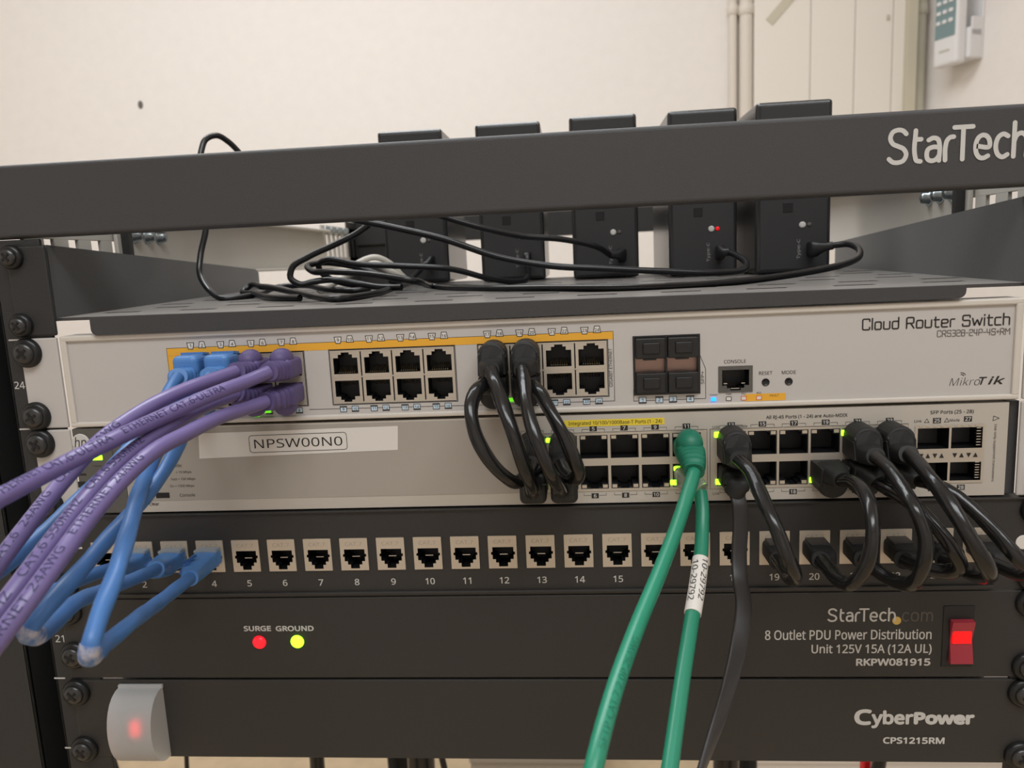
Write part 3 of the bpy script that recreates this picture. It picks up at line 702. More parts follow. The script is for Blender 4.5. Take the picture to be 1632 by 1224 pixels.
# name label and printing
a = [P(316, 691, -.3), P(634, 679, -.3), P(634, 717, -.3), P(318, 731, -.3)]
mb = MB().prism([(v.x, -.3, v.z) for v in a], (0, .2, 0)); lab = part('name_label', mb, 'white', hp, 'white sticker reading NPSW00N0')
mb = MB(); tl = a[1].z-a[0].z; sl = tl/(a[1].x-a[0].x)
c0, c1 = P(398, 708), P(553, 702); w2 = (c1.x-c0.x); cx, cz = (c0.x+c1.x)/2, (c0.z+c1.z)/2
text(mb, 'NPSW00N0', cx-w2/2+2.4, cx+w2/2-2.2, cz-2.2, cz+2.2, -.36, 0, 0, 0, sl*w2)
q = corner([(0, -4.2), (w2/2, -4.2), (w2/2, 4.2), (-w2/2, 4.2), (-w2/2, -4.2), (0, -4.2)], 1.6); rline(mb, [(cx+a_, cz+b_+a_*sl) for a_, b_ in q], .28, -.36); part('label_lettering', mb, 'ink', lab)
mb = MB()
for s, px, py, wpx in (('Mode:', 268, 742, 26), ('= 10 Mbps', 279, 753, 28), ('Fast = 100 Mbps', 278, 764, 54), ('On = 1000 Mbps', 279, 775, 48), ('Console', 287, 789, 24), ('Clear', 238, 803, 16)):
    p = P(px, py); e = P(px+wpx, py); ctext(mb, s, (p.x+e.x)/2-(4 if wpx > 40 else 0), p.z, 1.7, -.2, .012)
part('printed_lettering', mb, 'ink', hp)
p = P(260, 789); part('console_socket', MB().box(p.x-3.6, p.x+3.4, -.4, .2, p.z-1.4, p.z+1.3, r=.15), 'void', hp)
p = P(233, 790); part('clear_button', MB().box(p.x-3, p.x+2, -.4, .2, p.z-1, p.z+1, r=.2), 'blackp', hp)
mb = MB(); mb.box(20, 66.2, -.1, .2, -6.8, -3.6, mi=2)
text(mb, 'Integrated 10/100/1000Base-T Ports (1 - 24)', 22, 65, -6.5, -4.2, -.15, .012, mi=0)
text(mb, 'All RJ-45 Ports (1 - 24) are Auto-MDIX', 112, 148, -6.0, -4.0, -.15, .015, mi=0); text(mb, 'SFP Ports (25 - 28)', 184, 202.6, -5.9, -4.0, -.15, .012, mi=0)
for n in range(1, 25):
    x, z, f = hpport(n); zz = -7.9 if f > 0 else -40.3
    mb.box(x-1.7, x+1.7, -.15, .1, zz-1.2, zz+1.2, r=.05, mi=0); ctext(mb, str(n), x, zz, 1.7, -.2, .03, 1)
    e = zz-f*.2; lines(mb, [(x-5.2, zz-f*1.3), (x-5.2, e), (x-2, e)], .16); lines(mb, [(x+2, e), (x+5.2, e), (x+5.2, zz-f*1.3)], .16)
for n, x, z in ((25, 187.0, -8.6), (27, 200.3, -8.2), (26, 186, -40.2), (28, 198.6, -39.9)): mb.box(x-1.7, x+1.7, -.15, .1, z-1.2, z+1.2, mi=0); ctext(mb, str(n), x, z, 1.7, -.2, .03, 1)
for x, s in ((89.5, 'Link'), (101.5, 'Mode'), (178.8, 'Link'), (194.6, 'Mode')): ctext(mb, s, x, -8.6, 1.3)
for x in (182.6, 191.2): lines(mb, [(x-1, -9.4), (x+1, -9.4), (x, -7.6), (x-1, -9.4)], .2)
for x, s in ((89.5, 'Link'), (192.5, 'Mode')): ctext(mb, s, x, -40.4, 1.3)
lines(mb, [(211, -9.4), (213.6, -8.3), (211.2, -7.2), (211, -9.4)], .22); vtext(mb, 'Use only supported transceivers', 212.2, -37.5, -11, 1.5, up=False)
part('port_lettering', mb, ['ink', 'inkwhite', 'yellow'], hp)

# ---------------------------------------------------------------- patch panel (unit 22)
pp = thing('patch_bay', 'black patch panel with a numbered row of metal network jacks', 'patch panel', (0, 20, -88.6))
hs = [(pjack(n)[0]-7, pjack(n)[0]+7, -75.7, -59.1) for n in range(1, 25)]
mb = MB().plate(-241, 241, -89.4, -45.6, hs, 0, 6, 0, 0); part('face_plate', mb, 'panel', pp)
mb = MB().box(-241, 241, -1.2, 6, -45.9, -44.9, r=.3).box(-222, 215, -1.5, 6, -88.4, -86.6, r=.5); part('folded_edge', mb, 'panel', pp)
part('rear_tray', MB().box(-215, 215, 12, 60, -88, -46, r=.5), 'panel', pp)
jp = None
for n in range(1, 25):
    x, z = pjack(n)
    if jp is None:
        rr = [(x-4.9, x+5.3, -70.9, -64.8), (x-3.4, x+3.8, -72.6, -70.8), (x-2.0, x+2.4, -74.6, -72.5), (x-5.6, x-4.8, -68.6, -67.2), (x+5.2, x+6, -68.6, -67.2)]
        mb = MB().plate(x-6.9, x+6.9, -75.6, -59.2, rr, -.6, 11, 1, 0, 1); mb.box(x-6.9, x+6.9, -.2, 8, -75.6, -75.2)
        for a, b, c_, d_ in ((x-6.9, x-6.5, -75.6, -59.2), (x+6.5, x+6.9, -75.6, -59.2), (x-6.9, x+6.9, -59.6, -59.2)): mb.box(a, b, -.55, 4, c_, d_)
        jp = part('keystone_jack', mb, ['jack', 'void'], pp); part('contacts', MB().box(x-1.6, x+2.2, 1.5, 2, -69.4, -69.0), 'silver', jp)
        mb = MB(); ctext(mb, 'CAT.7', x, -62, 1.9, -.66, .005, sx=1.3); part('raised_lettering', mb, 'jackmark', jp); jx = x
    else: dup(jp, (x-jx, 0, 0), pp)
mb = MB()
for n in range(1, 25): ctext(mb, str(n), pjack(n)[0]+.2, -81.9, 3.3, -.15, .02)
part('port_numbers', mb, 'inkwhite', pp)
mb = MB(); p = P(124, 866); vtext(mb, 'ili', p.x, p.z-3, p.z+4, 4.2, -.15); part('side_lettering', mb, 'inkwhite', pp)
for sx in (-1, 1):
    for z in (-51, -82.6): screw(pp, sx*(237 if sx < 0 else 232), z, -.2, .3*sx)
p = P(1631, 864); part('mounting_hole', MB().lathe((p.x, -.05, p.z), [(3.4, -.3), (3.4, .1), (3.2, .12)], 20), 'white', pp)

# ---------------------------------------------------------------- power distribution unit (unit 21)
pdu = thing('power_strip', 'black rack power unit with red and green lights and lit red rocker', 'power strip', (0, 30, -133), 'power units in the rack')
part('face_plate', MB().box(-241, 241, -.6, 2, -132.8, -89.6, r=.6), 'panel', pdu)
part('chassis', MB().box(-215, 215, 2, 60, -132, -90, r=.5), 'panel', pdu)
mb = MB()
a, b = P(389, 1006, -.6), P(432, 1001, -.6); text(mb, 'SURGE', a.x, b.x, a.z, a.z+2.9, -.75, .06); a, b = P(440, 1006, -.6), P(500, 1001, -.6); text(mb, 'GROUND', a.x, b.x, a.z, a.z+2.9, -.75, .06)
part('light_lettering', mb, 'inkwhite', pdu); mb = MB()
a = P(1320, 990, -.6); b = P(1427, 986, -.6)
stroked(mb, 'StarTech', ROUND, a.x, b.x-.4, a.z+.1, 6.0, .85, -.75, gap=.25)
for s, u0, u1, v0, v1, bd in (('8 Outlet PDU Power Distribution', 1219, 1485, 1020, 1002, .018), ('Unit 125V 15A (12A UL)', 1293, 1485, 1044, 1025, .018), ('RKPW081915', 1364, 1483, 1061, 1048, .06)):
    a, b = P(u0, v0, -.6), P(u1, v1, -.6); c = P(u1, v0-4, -.6); text(mb, s, a.x, b.x, a.z, a.z+(v0-v1)*.29, -.75, bd, 0, 0, 0)
wl = part('printed_lettering', mb, 'inkwhite', pdu)
mb = MB(); a = P(1429, 989, -.6); mb.lathe((a.x, -.65, a.z), [(2.0, -.1), (2.0, .12), (1.9, .13)], 24); part('logo_dot', mb, 'inkgold', pdu, 'gold logo dot')
mb = MB(); b = P(1485, 989, -.6); stroked(mb, 'com', ROUND, a.x+2.6, b.x, a.z-.2, 6.0, .7, -.75, gap=.25); part('dim_lettering', mb, 'inkdim', pdu)
for nm, px, py, m in (('surge_light', 413, 1024, 'ledr'), ('ground_light', 473.5, 1023, 'ledg')):
    a = P(px, py, -1); mb = MB().lathe((a.x, -.5, a.z), [(3.5, -.2), (3.4, .5), (2.8, 1.4), (1.6, 2), (.4, 2.2)], 24); part(nm, mb, m, pdu, 'lit red light' if m == 'ledr' else 'lit green light')
mb = MB().box(193.2, 207.4, -1.1, 0, -127.4, -96.8, r=.4); rk = part('switch_frame', mb, 'blackp', pdu)
mb = MB(); mb.prism([(0, -1.0, -125), (0, -3.4, -124.6), (0, -1.4, -113.5), (0, -3.8, -103.8), (0, -1.0, -103.3)], (10, 0, 0)); mb.V = [v+Vector((196.4, 0, 0)) for v in mb.V]
part('rocker', mb, 'rockerdim', rk, 'red lit rocker'); part('rocker_glow', MB().box(197, 205.6, -2.6, -1.2, -115, -107.5, r=.5), 'rocker', rk)
a, b = P(1512, 990), P(1549, 985); 
for sx in (-1, 1):
    for z in (-95.5, -119.5 if sx < 0 else -127): screw(pdu, sx*(236.5 if sx < 0 else 232), z, -.6, .5*sx)

# ---------------------------------------------------------------- lowest power unit (unit 20)
cp = thing('power_strip', 'black rack power unit at the bottom with frosted switch cover at left', 'power strip', (0, 30, -177.6), 'power units in the rack')
part('face_plate', MB().box(-241, 241, -.6, 2, -177.4, -133.9, r=.6), 'panel', cp)
part('chassis', MB().box(-215, 215, 2, 40, -177, -134.4, r=.5), 'panel', cp)
mb = MB(); a, b = P(1361, 1153, -.6), P(1553, 1147, -.6); text(mb, 'C', a.x, a.x+8.2, a.z-.8, a.z+7.6, -.75, .075); text(mb, 'yber', a.x+8.0, a.x+27.5, a.z-2.4, a.z+7.0, -.75, .05); text(mb, 'Power', a.x+27.6, b.x, a.z-.4, a.z+6.2, -.75, .10)
a, b = P(1407, 1185, -.6), P(1505, 1183, -.6); text(mb, 'CPS1215RM', a.x, b.x, a.z, a.z+3.5, -.75, .06); part('printed_lettering', mb, 'inkwhite', cp)
# cover
x0, x1 = -214.5, -191.5; zt, zb_ = -137.0, -176.2; prof = []
for k in range(15):
    t = k/14; a = math.pi*t; prof.append((-.8-15*math.sin(a)**.8 if 0 < k < 14 else -.8, zt+(zb_-zt)*(.5-.5*math.cos(a))))
mb = MB(); n = len(prof); V = [(x, y, z) for x in (x0, x1) for y, z in prof]; mb.add(V, [[i, i+1, n+i+1, n+i] for i in range(n-1)], 0, True)
for x in (x0, x1):
    inn = [(-.8+(y+.8)*.93, (z-(zt+zb_)/2)*.96+(zt+zb_)/2) for y, z in prof]
    mb.add([(x, y, z) for y, z in prof], [list(range(n))])
cov = part('switch_cover', mb, 'frost', cp, 'frosted translucent cover')
mb = MB().box(x0-.4, x1+.4, -2.2, -.4, zt-1, zt+1.2, r=.4).box(x0+6, x0+16, -2, -.4, zb_-1.2, zb_, r=.3); part('cover_hinge', mb, 'frost', cov)
part('rocker', MB().box(-208.5, -200.5, -3.6, -.4, -164, -151, r=.8), 'blackp', cp); part('rocker_light', MB().box(-207, -202, -5.4, -3, -160.5, -153.5, r=.8), 'ledr', cp, 'lit red switch light')
for sx in (-1, 1):
    for z in (-140.5, -172.8): screw(cp, sx*(238.4 if sx < 0 else 231), z, -.6, .2*sx)

# ---------------------------------------------------------------- cables
def V3(q):
    if isinstance(q, Vector): return q
    return PF(q[0], q[1], 2.4) if q[2] is None else P(*q)
def body_boot(x, z, f, to, w0, h0, r1, y0=2, y1=-12, ribs=0, cz=0, e=5):
    # block leaving the port, then a strain relief bending towards the point `to`
    to = Vector(to); pts = [Vector((x, y0, z+cz)), Vector((x, y1*.5, z+cz)), Vector((x, y1, z+cz)), Vector((x, y1, z+cz))*.45+to*.55+Vector((0, -2.5, 0)), to]
    path = spline(pts, .7); L = len(path)
    def sz(i, t):
        k = max(0, (t-.45)/.55); q = 1-(1-k)**1.0; w = w0*(1-q)+2*r1*1.25*q; h = h0*(1-q)+2*r1*1.25*q
        if ribs and .5 < t < .97: s = .9 if int((t-.5)/.47*ribs*2) % 2 else 1.04; w *= s; h *= s
        return w, h, e-(e-2.3)*k, 0
    mb = MB(); sweep(mb, path, sz, 28, mi=0); return mb
def tombstone(x, z, f, w=12.6, y0=1, y1=-13):           # flat black hood with a half round top
    pts = []; zc = z+f*3.2
    for k in range(13): a = math.pi*k/12; pts.append((x+w/2*math.cos(a), zc+f*w*.46*math.sin(a)))
    pts += [(x-w/2, z-f*5.6), (x+w/2, z-f*5.6)]
    if f < 0: pts = pts[::-1]
    bm = bmesh.new(); a = [bm.verts.new((p, y0, q)) for p, q in pts]; bm.faces.new(a)
    g = bmesh.ops.extrude_face_region(bm, geom=bm.faces[:]); vs = [v for v in g['geom'] if isinstance(v, bmesh.types.BMVert)]
    for v in vs: v.co.y = y1-(2.5 if (v.co.z-z)*f < -2 else 0)
    fr = [v for v in vs]; ed = [e for e in bm.edges if all(v in fr for v in e.verts)]
    bmesh.ops.bevel(bm, geom=ed, offset=1.2, segments=2, profile=.5, affect='EDGES')
    mb = MB(); mb.bm(bm, 0, False); return mb
def plug(kind, x, z, f, to, parent):
    if kind == 'blue':
        mb = body_boot(x, z, f, to, 11.6, 9, 3.1, y1=-15, ribs=5, cz=-f*1.5)
        mb.prism([(x-6, 0, z+f*6.8), (x+6, 0, z+f*6.8), (x+5.5, -5, z+f*7.6), (x-5.5, -5, z+f*7.6)], (0, 0, f*1.2)); o = part('plug_boot', mb, 'blueboot', parent)
        part('latch_hood', MB().box(x-6.2, x+6.2, -13.5, .5, *sorted((z-f*1.5, z+f*8.0)), r=2.6, seg=4), 'blueboot', o)
    elif kind == 'purple':
        mb = body_boot(x, z, f, to, 12.4, 9.4, 3.3, y1=-14, ribs=4); o = part('plug_boot', mb, 'purpleboot', parent)
        part('latch_hood', MB().ell((x, -8.5, z+f*4.6), 5.3, 7, 5.0), 'purpleboot', o)
    elif kind == 'black':
        mb = tombstone(x, z, f); o = part('plug_boot', mb, 'blackboot', parent); to = Vector(to)
        part('strain_relief', body_boot(x, z-f*2.4, f, to, 11.6, 8.6, 3.0, y0=-6, y1=-15, e=4), 'blackboot', o)
        part('seam', MB().box(x-6.35, x+6.35, -13.25, -4, z+f*2.5-.18, z+f*2.5+.18), 'seam', o)
    elif kind == 'blackbox':
        zz = sorted((z+f*8.6, z-f*6.5)); o = part('plug_boot', MB().box(x-6.2, x+6.2, -15, 1, zz[0], zz[1], r=2.8, seg=4), 'blackboot', parent)
        part('strain_relief', body_boot(x, z-f*1, f, to, 9, 8.6, 3.0, y0=-10, y1=-17, e=4), 'blackboot', o)
        part('seam', MB().box(x-6.3, x+6.3, -15.1, -14.4, z-f*1.15-.15, z-f*1.15+.15), 'seam', o)
    elif kind == 'green':
        mb = body_boot(x, z-f*1, f, to, 12.4, 10, 3.6, y1=-15, ribs=5, e=3); o = part('plug_boot', mb, 'greenboot', parent)
        mb = MB().ell((x, -9, z+f*3.2), 6.1, 8, 6.4); part('latch_hood', mb, 'greenboot', o)
    elif kind == 'clear':
        mb = body_boot(x, z, f, to, 11.6, 8.2, 3.6, y1=-10, e=6); o = part('clear_plug', mb, 'clear', parent, 'transparent plug')
        part('plug_contacts', MB().box(x-4, x+4, -4, -1, z+2.6, z+3.2), 'gold', o)
    elif kind == 'patchblue':
        mb = body_boot(x, z, f, to, 11.4, 8.6, 3.0, y1=-11, ribs=0); o = part('plug_boot', mb, 'blueboot', parent)
        part('clear_front', MB().box(x-5.7, x+5.7, -6, 3, z+3.6, z+5.2, r=.4), 'clear', o)
        to_ = Vector(to); q0 = Vector((x, -11, z)); fr_ = frames(spline([Vector((x, 2, z)), Vector((x, -5.5, z)), q0, q0*.45+to_*.55+Vector((0, -2.5, 0)), to_], .7)); mb = MB()
        for k in range(4):
            c, T, rr, uu = fr_[int(len(fr_)*(.50+.075*k))]; n_ = Vector((.1, -1, .3)); n_ = (n_-T*n_.dot(T)).normalized(); v_ = n_.cross(T).normalized()
            hw = 5.7-k*.3
            for sg in (-1, 1):
                cc = c+n_*hw+v_*sg*1.9; q = [cc-T*.45-v_*1.5, cc+T*.45-v_*1.5, cc+T*.45+v_*1.5, cc-T*.45+v_*1.5]; mb.prism([p_-n_*.8 for p_ in q], n_*1.2)
        part('grip_ribs', mb, 'ribblue', o)
    elif kind == 'patchblack':
        mb = body_boot(x, z, f, to, 11.2, 8.4, 3.0, y1=-12, ribs=5); o = part('plug_boot', mb, 'blackboot', parent)
        part('latch', MB().box(x-4.4, x+4.4, -9, 1, z+3.8, z+5, r=.3), 'flatc', o)
    elif kind == 'usb':
        to = Vector(to); mb = MB(); pts = [Vector((x, parent['_y'], z)), Vector((x, parent['_y']-9, z)), (Vector((x, parent['_y']-12, z))+to)/2, to]
        sweep(mb, spline(pts, .7), lambda i, t: ((5.2, 9.4, 4, 0) if t < .45 else (5.2-1.2*min(1, (t-.45)*3), 9.4-4.6*min(1, (t-.45)*3), 2.5, 0)), 20); part('usb_plug', mb, 'blackp', parent)
FR = {}
def cable(name, label, group, pts, r, mtl, ends, cat='cable', flat=None, bulge=0, wob=0):
    p3 = [V3(q) for q in pts]
    if mtl in ('purple', 'green') or flat:   # the free ends go on hanging past the frame
        dv = (p3[-1]-p3[-2]).normalized(); p3 += [p3[-1]+dv*70, p3[-1]+dv*110+Vector((0, 10, -110)), p3[-1]+dv*120+Vector((0, 40, -300))]
    path = spline(p3, 1.6); mid = path[len(path)//2]
    t = thing(name, label, cat, (mid.x, mid.y, min(v.z for v in path)), group)
    mb = MB(); seed = random.random()*6
    def sz(i, tt):
        s = i*1.6
        if flat: return flat(tt)
        b = bulge*math.sin(s/9+seed); return (2*r*(1+b), 2*r*(1-b), 2, s/14)
    fr = sweep(mb, path, sz, 18); part('cord', mb, mtl, t)
    for e in ends:
        kind, x, z, f, at = e[:5]
        if kind == 'usb': t['_y'] = e[5]
        plug(kind, x, z, f, p3[0] if at == 0 else p3[-1], t)
    if '_y' in t: del t['_y']
    FR[t] = fr
    return t, fr
def wrap(parent, name, fr, s, start, h, r, toward, mtl='navyink', gap=4, reps=1, ang0=0, flipdir=False, wf=1):
    # lettering that follows the cable surface
    vs, fs, W, H = glyphs(s); L = [0]
    for a, b in zip(fr, fr[1:]): L.append(L[-1]+(b[0]-a[0]).length)
    bm = bmesh.new(); bv = [bm.verts.new((a*h/H*wf, (b/H-.5)*h, 0)) for a, b in vs]
    for f in fs:
        try: bm.faces.new([bv[i] for i in f])
        except ValueError: pass
    bmesh.ops.triangulate(bm, faces=bm.faces[:]); bmesh.ops.subdivide_edges(bm, edges=bm.edges[:], cuts=1, use_grid_fill=True)
    bm.verts.index_update(); base = [v.co.copy() for v in bm.verts]; tri = [[v.index for v in f.verts] for f in bm.faces]; bm.free()
    mb = MB(); tw = Vector(toward).normalized()
    for k in range(reps):
        st = start+k*(W*h/H*wf+gap); out = []; ok = True
        for v in base:
            q = st+v.x
            if q < 0 or q > L[-1]: ok = False; break
            if flipdir: q = st+(W*h/H*wf-v.x)
            j = 0
            while j < len(L)-2 and L[j+1] < q: j += 1
            u = (q-L[j])/max(1e-6, L[j+1]-L[j]); p = fr[j][0].lerp(fr[j+1][0], u); T = fr[j][1].lerp(fr[j+1][1], u).normalized()
            n = (tw-T*tw.dot(T)).normalized(); b = n.cross(T)
            a = (-v.y if flipdir else v.y)/r+ang0; out.append(p+(n*math.cos(a)+b*math.sin(a))*(r+.12))
        if ok: mb.add(out, tri)
    if mb.V: part(name, mb, mtl, parent)

CV = (.1, -1, .25)
# purple
PG = 'purple cables in the upper switch'
def pur(n, label, pts, st, s):
    x, z, f = mkport(n); t, fr = cable('patch_cable', label, PG, pts, 2.95, 'purple', [('purple', x, z, f, 0)])
    wrap(t, 'cable_lettering', fr, s, st, 2.7, 2.95, CV, reps=3, gap=5, flipdir=True, wf=1.25)
pur(5, 'purple cable from the upper row, passing under its purple neighbour by the round badge', [(376, 592, -27), (345, 603, -36), (300, 619, -50), (253, 640, -64), (205, 669, -76), (165, 698, -86), (103, 764, -100), (45, 836, -118), (0, 895, -130), (-70, 990, -142)], 60, 'CAT.6  24AWG')
pur(7, 'purple cable from the upper row, top strand running out left highest', [(428, 593, -27), (395, 607, -36), (345, 626, -52), (250, 668, -80), (182, 700, -100), (90, 746, -122), (0, 793, -146), (-70, 830, -160)], 26, 'ETHERNET CAT.6-ULTRA')
pur(6, 'purple cable from the lower row, second lowest of the purple strands', [(376, 628, -26), (355, 636, -33), (318, 652, -50), (280, 673, -68), (243, 696, -82), (179, 748, -104), (117, 819, -126), (50, 906, -146), (0, 972, -157), (-60, 1048, -166)], 64, 'CAT.6 550MHZ')
pur(8, 'purple cable from the lower row, lowest of the purple strands', [(424, 640, -27), (395, 650, -36), (350, 665, -54), (297, 691, -76), (243, 721, -96), (196, 763, -112), (160, 803, -124), (138, 830, -131), (100, 882, -143), (50, 950, -156), (0, 1016, -165), (-70, 1108, -174)], 78, 'ETHERNET 24AWG')
# blue
BG = 'blue cables looping from upper switch to patch panel'
BP = dict(r=2.85, mtl='blue', bulge=.07)
def pj(n): x, z = pjack(n); return x, z
cable('patch_cable', 'blue cable leaving frame on the left behind the purple strands', BG,
 [(284, 600, -24), (270, 622, -32), (252, 655, -46), (228, 690, -58), (185, 738, -74), (110, 812, -96), (50, 868, -112), (-10, 915, -124), (-70, 965, -135), (-90, 1000, -138), (-60, 1000, -125), (0, 975, -105), (70, 948, -84), (115, 930, -66), (155, 913, -46), (186, 904, -30)], **BP,
 ends=[('blue', *mkport(1), 0), ('patchblue', *pj(2), 1, -1)])
cable('patch_cable', 'blue cable bending back in the left loop at the rack edge', BG,
 [(334, 600, -24), (322, 622, -32), (308, 655, -42), (290, 697, -52), (262, 750, -66), (228, 796, -82), (182, 846, -102), (145, 890, -118), (100, 940, -136), (56, 990, -146), (43, 1007, -148), (52, 1012, -145), (80, 998, -130), (110, 968, -116), (160, 943, -88), (215, 922, -58), (248, 908, -32)], **BP,
 ends=[('blue', *mkport(3), 0), ('patchblue', *pj(3), 1, -1)])
cable('patch_cable', 'blue cable bending back in the lowest loop above a rack screw', BG,
 [(290, 655, -22), (268, 690, -36), (242, 738, -60), (222, 784, -86), (205, 845, -108), (182, 920, -130), (156, 990, -144), (143, 1034, -150), (142, 1046, -148), (152, 1042, -143), (170, 1025, -130), (200, 1000, -116), (256, 958, -70), (302, 922, -33)], **BP,
 ends=[('blue', *mkport(2), 0), ('patchblue', *pj(4), 1, -1)])
for t_ in [o for o in COL.objects if o.get('group') == BG]:
    fr_ = FR[t_]; low = min(range(len(fr_)), key=lambda i: fr_[i][0].y)+2
    if 'loop' in t_['label']:
        seg_ = [q[0] for q in fr_[low-3:low+3]]; mb = MB()
        sweep(mb, seg_, lambda i, t: (6.12, 6.12, 2, 0), 18); part('worn_bend', mb, 'bluetip', t_, 'whitened worn bend')
# black loops between the switches
KG = 'black cables joining the two switches'; KP = dict(r=2.95, mtl='blackc', bulge=.09)
cable('patch_cable', 'black cable of the four looped ones, second strand from the left', KG, [(782, 590, -24), (790, 614, -33), (804, 652, -42), (823, 706, -48), (838, 750, -46), (848, 776, -36), (850, 786, -25)], **KP, ends=[('black', *mkport(17), 0), ('blackbox', *hpport(2), 1)])
cable('patch_cable', 'black cable of the four looped ones, third strand from the left', KG, [(832, 590, -24), (836, 616, -33), (842, 660, -45), (857, 706, -52), (873, 745, -52), (888, 772, -40), (894, 784, -26)], **KP, ends=[('black', *mkport(19), 0), ('blackbox', *hpport(4), 1)])
cable('patch_cable', 'black cable bulging out leftmost between the two switches', KG, [(772, 612, -24), (760, 622, -31), (751, 648, -38), (757, 690, -43), (775, 726, -44), (802, 757, -40), (826, 768, -32), (842, 752, -26), (848, 738, -22)], **KP, ends=[('black', *mkport(18), 0), ('black', *hpport(1), 1)])
cable('patch_cable', 'black cable bulging out rightmost between the two switches', KG, [(848, 616, -24), (860, 626, -30), (874, 650, -36), (895, 690, -42), (913, 727, -43), (922, 752, -40), (915, 764, -34), (902, 755, -28), (893, 738, -22)], **KP, ends=[('black', *mkport(20), 0), ('black', *hpport(3), 1)])
# black cables from lower switch to patch panel
HG = 'black cables from lower switch to patch panel'
def hcab(n, pn, label, pts): cable('patch_cable', label, HG, pts, **KP, ends=[('black', *hpport(n), 0), ('patchblack', *pj(pn), 1, -1)])
hcab(13, 19, 'black cable crossing in front of jack 19, beside the flat cable', [(1178, 733, -24), (1194, 750, -32), (1212, 787, -44), (1236, 840, -56), (1256, 890, -60), (1268, 917, -56), (1262, 924, -49), (1248, 906, -36), (1240, 893, -26)])
hcab(20, 20, 'black cable looping down in front of jack 21', [(1342, 766, -22), (1362, 768, -32), (1378, 785, -44), (1389, 815, -54), (1391, 855, -60), (1381, 900, -60), (1358, 930, -55), (1338, 926, -46), (1320, 906, -34), (1308, 893, -26)])
hcab(21, 21, 'black cable looping down in front of jack 22', [(1396, 728, -24), (1412, 742, -32), (1436, 775, -45), (1460, 815, -56), (1475, 860, -60), (1470, 905, -59), (1452, 930, -52), (1422, 925, -42), (1392, 905, -33), (1376, 892, -26)])
hcab(22, 22, 'black cable bending in front of jack 23, partly behind another loop', [(1398, 768, -22), (1415, 780, -31), (1440, 793, -37), (1468, 815, -41), (1496, 845, -46), (1520, 878, -50), (1530, 903, -48), (1512, 911, -43), (1470, 905, -35), (1440, 893, -26)])
hcab(23, 23, 'black cable ending in a bend right of the number 23', [(1448, 724, -24), (1463, 738, -32), (1487, 768, -45), (1521, 815, -57), (1551, 865, -63), (1574, 904, -63), (1577, 918, -57), (1560, 919, -48), (1528, 903, -35), (1504, 893, -26)])
hcab(24, 24, 'black cable running furthest right towards the frame edge', [(1462, 766, -22), (1480, 770, -30), (1506, 780, -36), (1542, 805, -42), (1582, 845, -49), (1626, 893, -56), (1650, 914, -54), (1635, 918, -46), (1598, 905, -34), (1572, 893, -26)])
def ftw(t):
    t *= 2.1; tw = 0 if t < .25 else min(1.25, (t-.25)*5) if t < .55 else max(.15, 1.25-(t-.55)*3)
    return (6.9, 2.4, 3.2, tw)
x, z, f = hpport(14)
t, fr = cable('flat_cable', 'flat black ribbon cable hanging straight down right of the green cables', None, [(1170, 780, -14), (1178, 800, -19), (1180, 835, -22), (1178, 880, -26), (1179, 920, -32), (1185, 960, -42), (1177, 1030, -58), (1160, 1100, -76), (1135, 1175, -95), (1106, 1260, -112)], 3, 'flatc', [], flat=ftw)
o = part('plug_boot', body_boot(x, z, f, P(1171, 784, -15), 12.2, 9.5, 3.9, y1=-11, ribs=3), 'blackboot', t)
# green
t, fr = cable('patch_cable', 'green cable with ribbed domed boot, swinging down to the left', 'green cables in the lower switch', [(1106, 752, -28), (1102, 768, -33), (1092, 800, -41), (1075, 850, -55), (1048, 920, -76), (1011, 1010, -102), (976, 1110, -126), (947, 1220, -146), (930, 1300, -156)], 2.95, 'green', [('green', *hpport(11), 0)])
wrap(t, 'cable_lettering', fr, 'SFTP CAT.7 2.0P 26AWG', 92, 2.6, 2.95, CV, 'greenboot', reps=1, flipdir=True, wf=1.1)
t, fr = cable('patch_cable', 'green cable with clear plug and white number sleeve', 'green cables in the lower switch', [(1116, 784, -19), (1119, 808, -24), (1119, 840, -30), (1117, 885, -40), (1111, 935, -52), (1102, 990, -66), (1091, 1060, -82), (1078, 1150, -100), (1064, 1250, -118)], 2.95, 'green', [('clear', *hpport(12), 0)])
path = [q[0] for q in fr]
def sy(p): v = ROT.transposed() @ (p-CAM); return 612-FPX*v.z/v.y
seg = [p for p in path if 887 < sy(p) < 984]
mb = MB(); fs_ = sweep(mb, seg, lambda i, t_: (6.7, 6.7, 2, 0), 20); slv = part('number_sleeve', mb, 'white', t, 'white sleeve reading 10-29792')
wrap(slv, 'sleeve_lettering', fs_, '10-29792', 1.2, 2.7, 3.35, CV, 'ink', ang0=.3, wf=1.3); wrap(slv, 'sleeve_lettering', fs_, '10-29792', 2.5, 2.7, 3.35, CV, 'ink', ang0=-.95, wf=1.3)

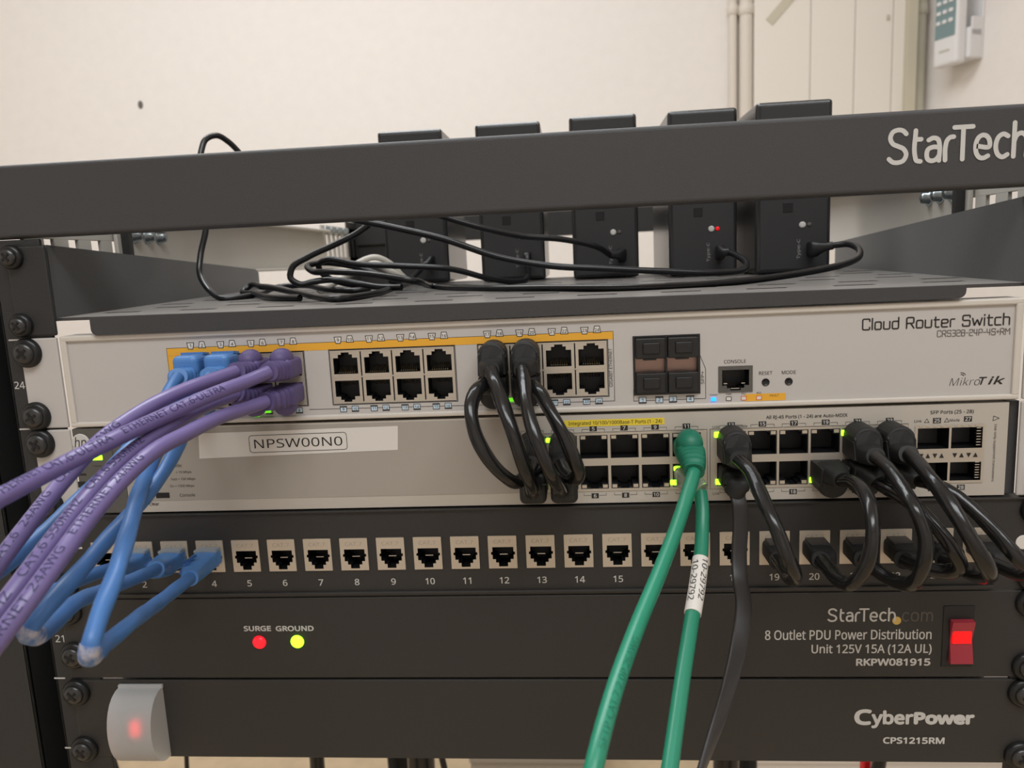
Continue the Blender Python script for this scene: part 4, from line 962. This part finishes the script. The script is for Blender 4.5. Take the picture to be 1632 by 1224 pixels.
# thin USB cables on the shelf
UG = 'thin black cables of the shelf boxes'
def ucab(i, label, pts, r=1.9):
    x, y, w_, h_ = BOX[i]; kx, kz = w_/BOX[0][2], h_/BOX[0][3]; z0 = floorz(x, y+50)+.3
    cable('usb_cable', label, UG, pts, r, 'usb', [('usb', x+11*kx, z0+15*kz, 1, 0, y-.6)])
ucab(4, 'thin black cable arching right from the rightmost box, then along shelf front', [(1328, 391, 134), (1350, 389, 126), (1368, 397, 112), (1368, 410, 98), (1345, 421, 86), (1300, 431, 76), (1200, 446, 62), (1100, 455, 52), (1000, 459, 46), (870, 459, None), (760, 459, None), (690, 456, None), (650, 446, 75), (590, 437, 85), (530, 433, 95), (497, 432, 105), (490, 424, 112), (510, 419, 120), (560, 424, 128), (600, 436, 130), (640, 447, None)])
ucab(3, 'thin black cable from the box with reddish dot, crossing up to the crossbar', [(1163, 402, 150), (1177, 409, 140), (1190, 420, 126), (1184, 430, 115), (1150, 434, 108), (1050, 432, 100), (960, 428, 95), (880, 424, 92), (800, 411, 90), (700, 379, 86), (620, 361, 84), (550, 346, 84), (490, 325, 86), (440, 300, 90)])
ucab(2, 'thin black cable from the middle box, making the open loop at left', [(972, 406, 168), (955, 395, 158), (900, 382, 145), (830, 376, 135), (760, 361, 125), (700, 343, 120), (655, 328, 118), (620, 332, 112), (594, 353, 106), (570, 371, 104), (533, 390, 102), (492, 409, 100), (465, 428, 98), (463, 443, 97), (478, 453, 98), (500, 449, 100), (530, 446, 104), (565, 451, 108), (600, 457, 106), (640, 458, 100)])
ucab(1, 'thin black cable from second box, coiling then arching above the crossbar at left', [(842, 438, 188), (838, 446, 178), (815, 449, 165), (780, 444, 150), (720, 429, 132), (640, 424, 122), (560, 420, 116), (520, 414, 114), (508, 421, 116), (512, 434, 120), (530, 446, 126), (566, 455, 130), (588, 459, 128), (572, 463, 118), (533, 462, 122), (471, 455, 150), (447, 457, 150), (425, 463, 135), (394, 472, 108), (361, 476, 98), (333, 462, 110), (318, 433, 120), (320, 405, 125), (328, 366, 130), (323, 300, 136), (321, 240, 142), (328, 222, 146), (346, 216, 152), (364, 226, 158), (381, 243, 163), (402, 275, 172), (432, 330, 180)])
ucab(0, 'thin black cable from the leftmost box, lying folded on the shelf front', [(676, 424, 202), (660, 440, 180), (648, 452, 150), (627, 459, 115), (598, 468, 66), (541, 476, 27), (471, 466, 75), (418, 457, 110), (395, 458, 124), (389, 463, 122), (405, 468, 110), (451, 475, 62), (478, 475, 54)])
def gcab(label, pts): cable('grey_cable', label, 'grey cables behind the coil', pts, 2.6, 'grey', [])
gcab('pale grey cable humped behind the black coil, higher one', [(520, 458, None), (548, 440, 190), (575, 418, 195), (598, 411, 198), (620, 420, 202), (640, 440, 205), (660, 447, None)])
gcab('pale grey cable humped behind the black coil, lower one', [(510, 462, None), (545, 444, 182), (575, 428, 185), (600, 421, 188), (622, 433, 190), (640, 447, None)])
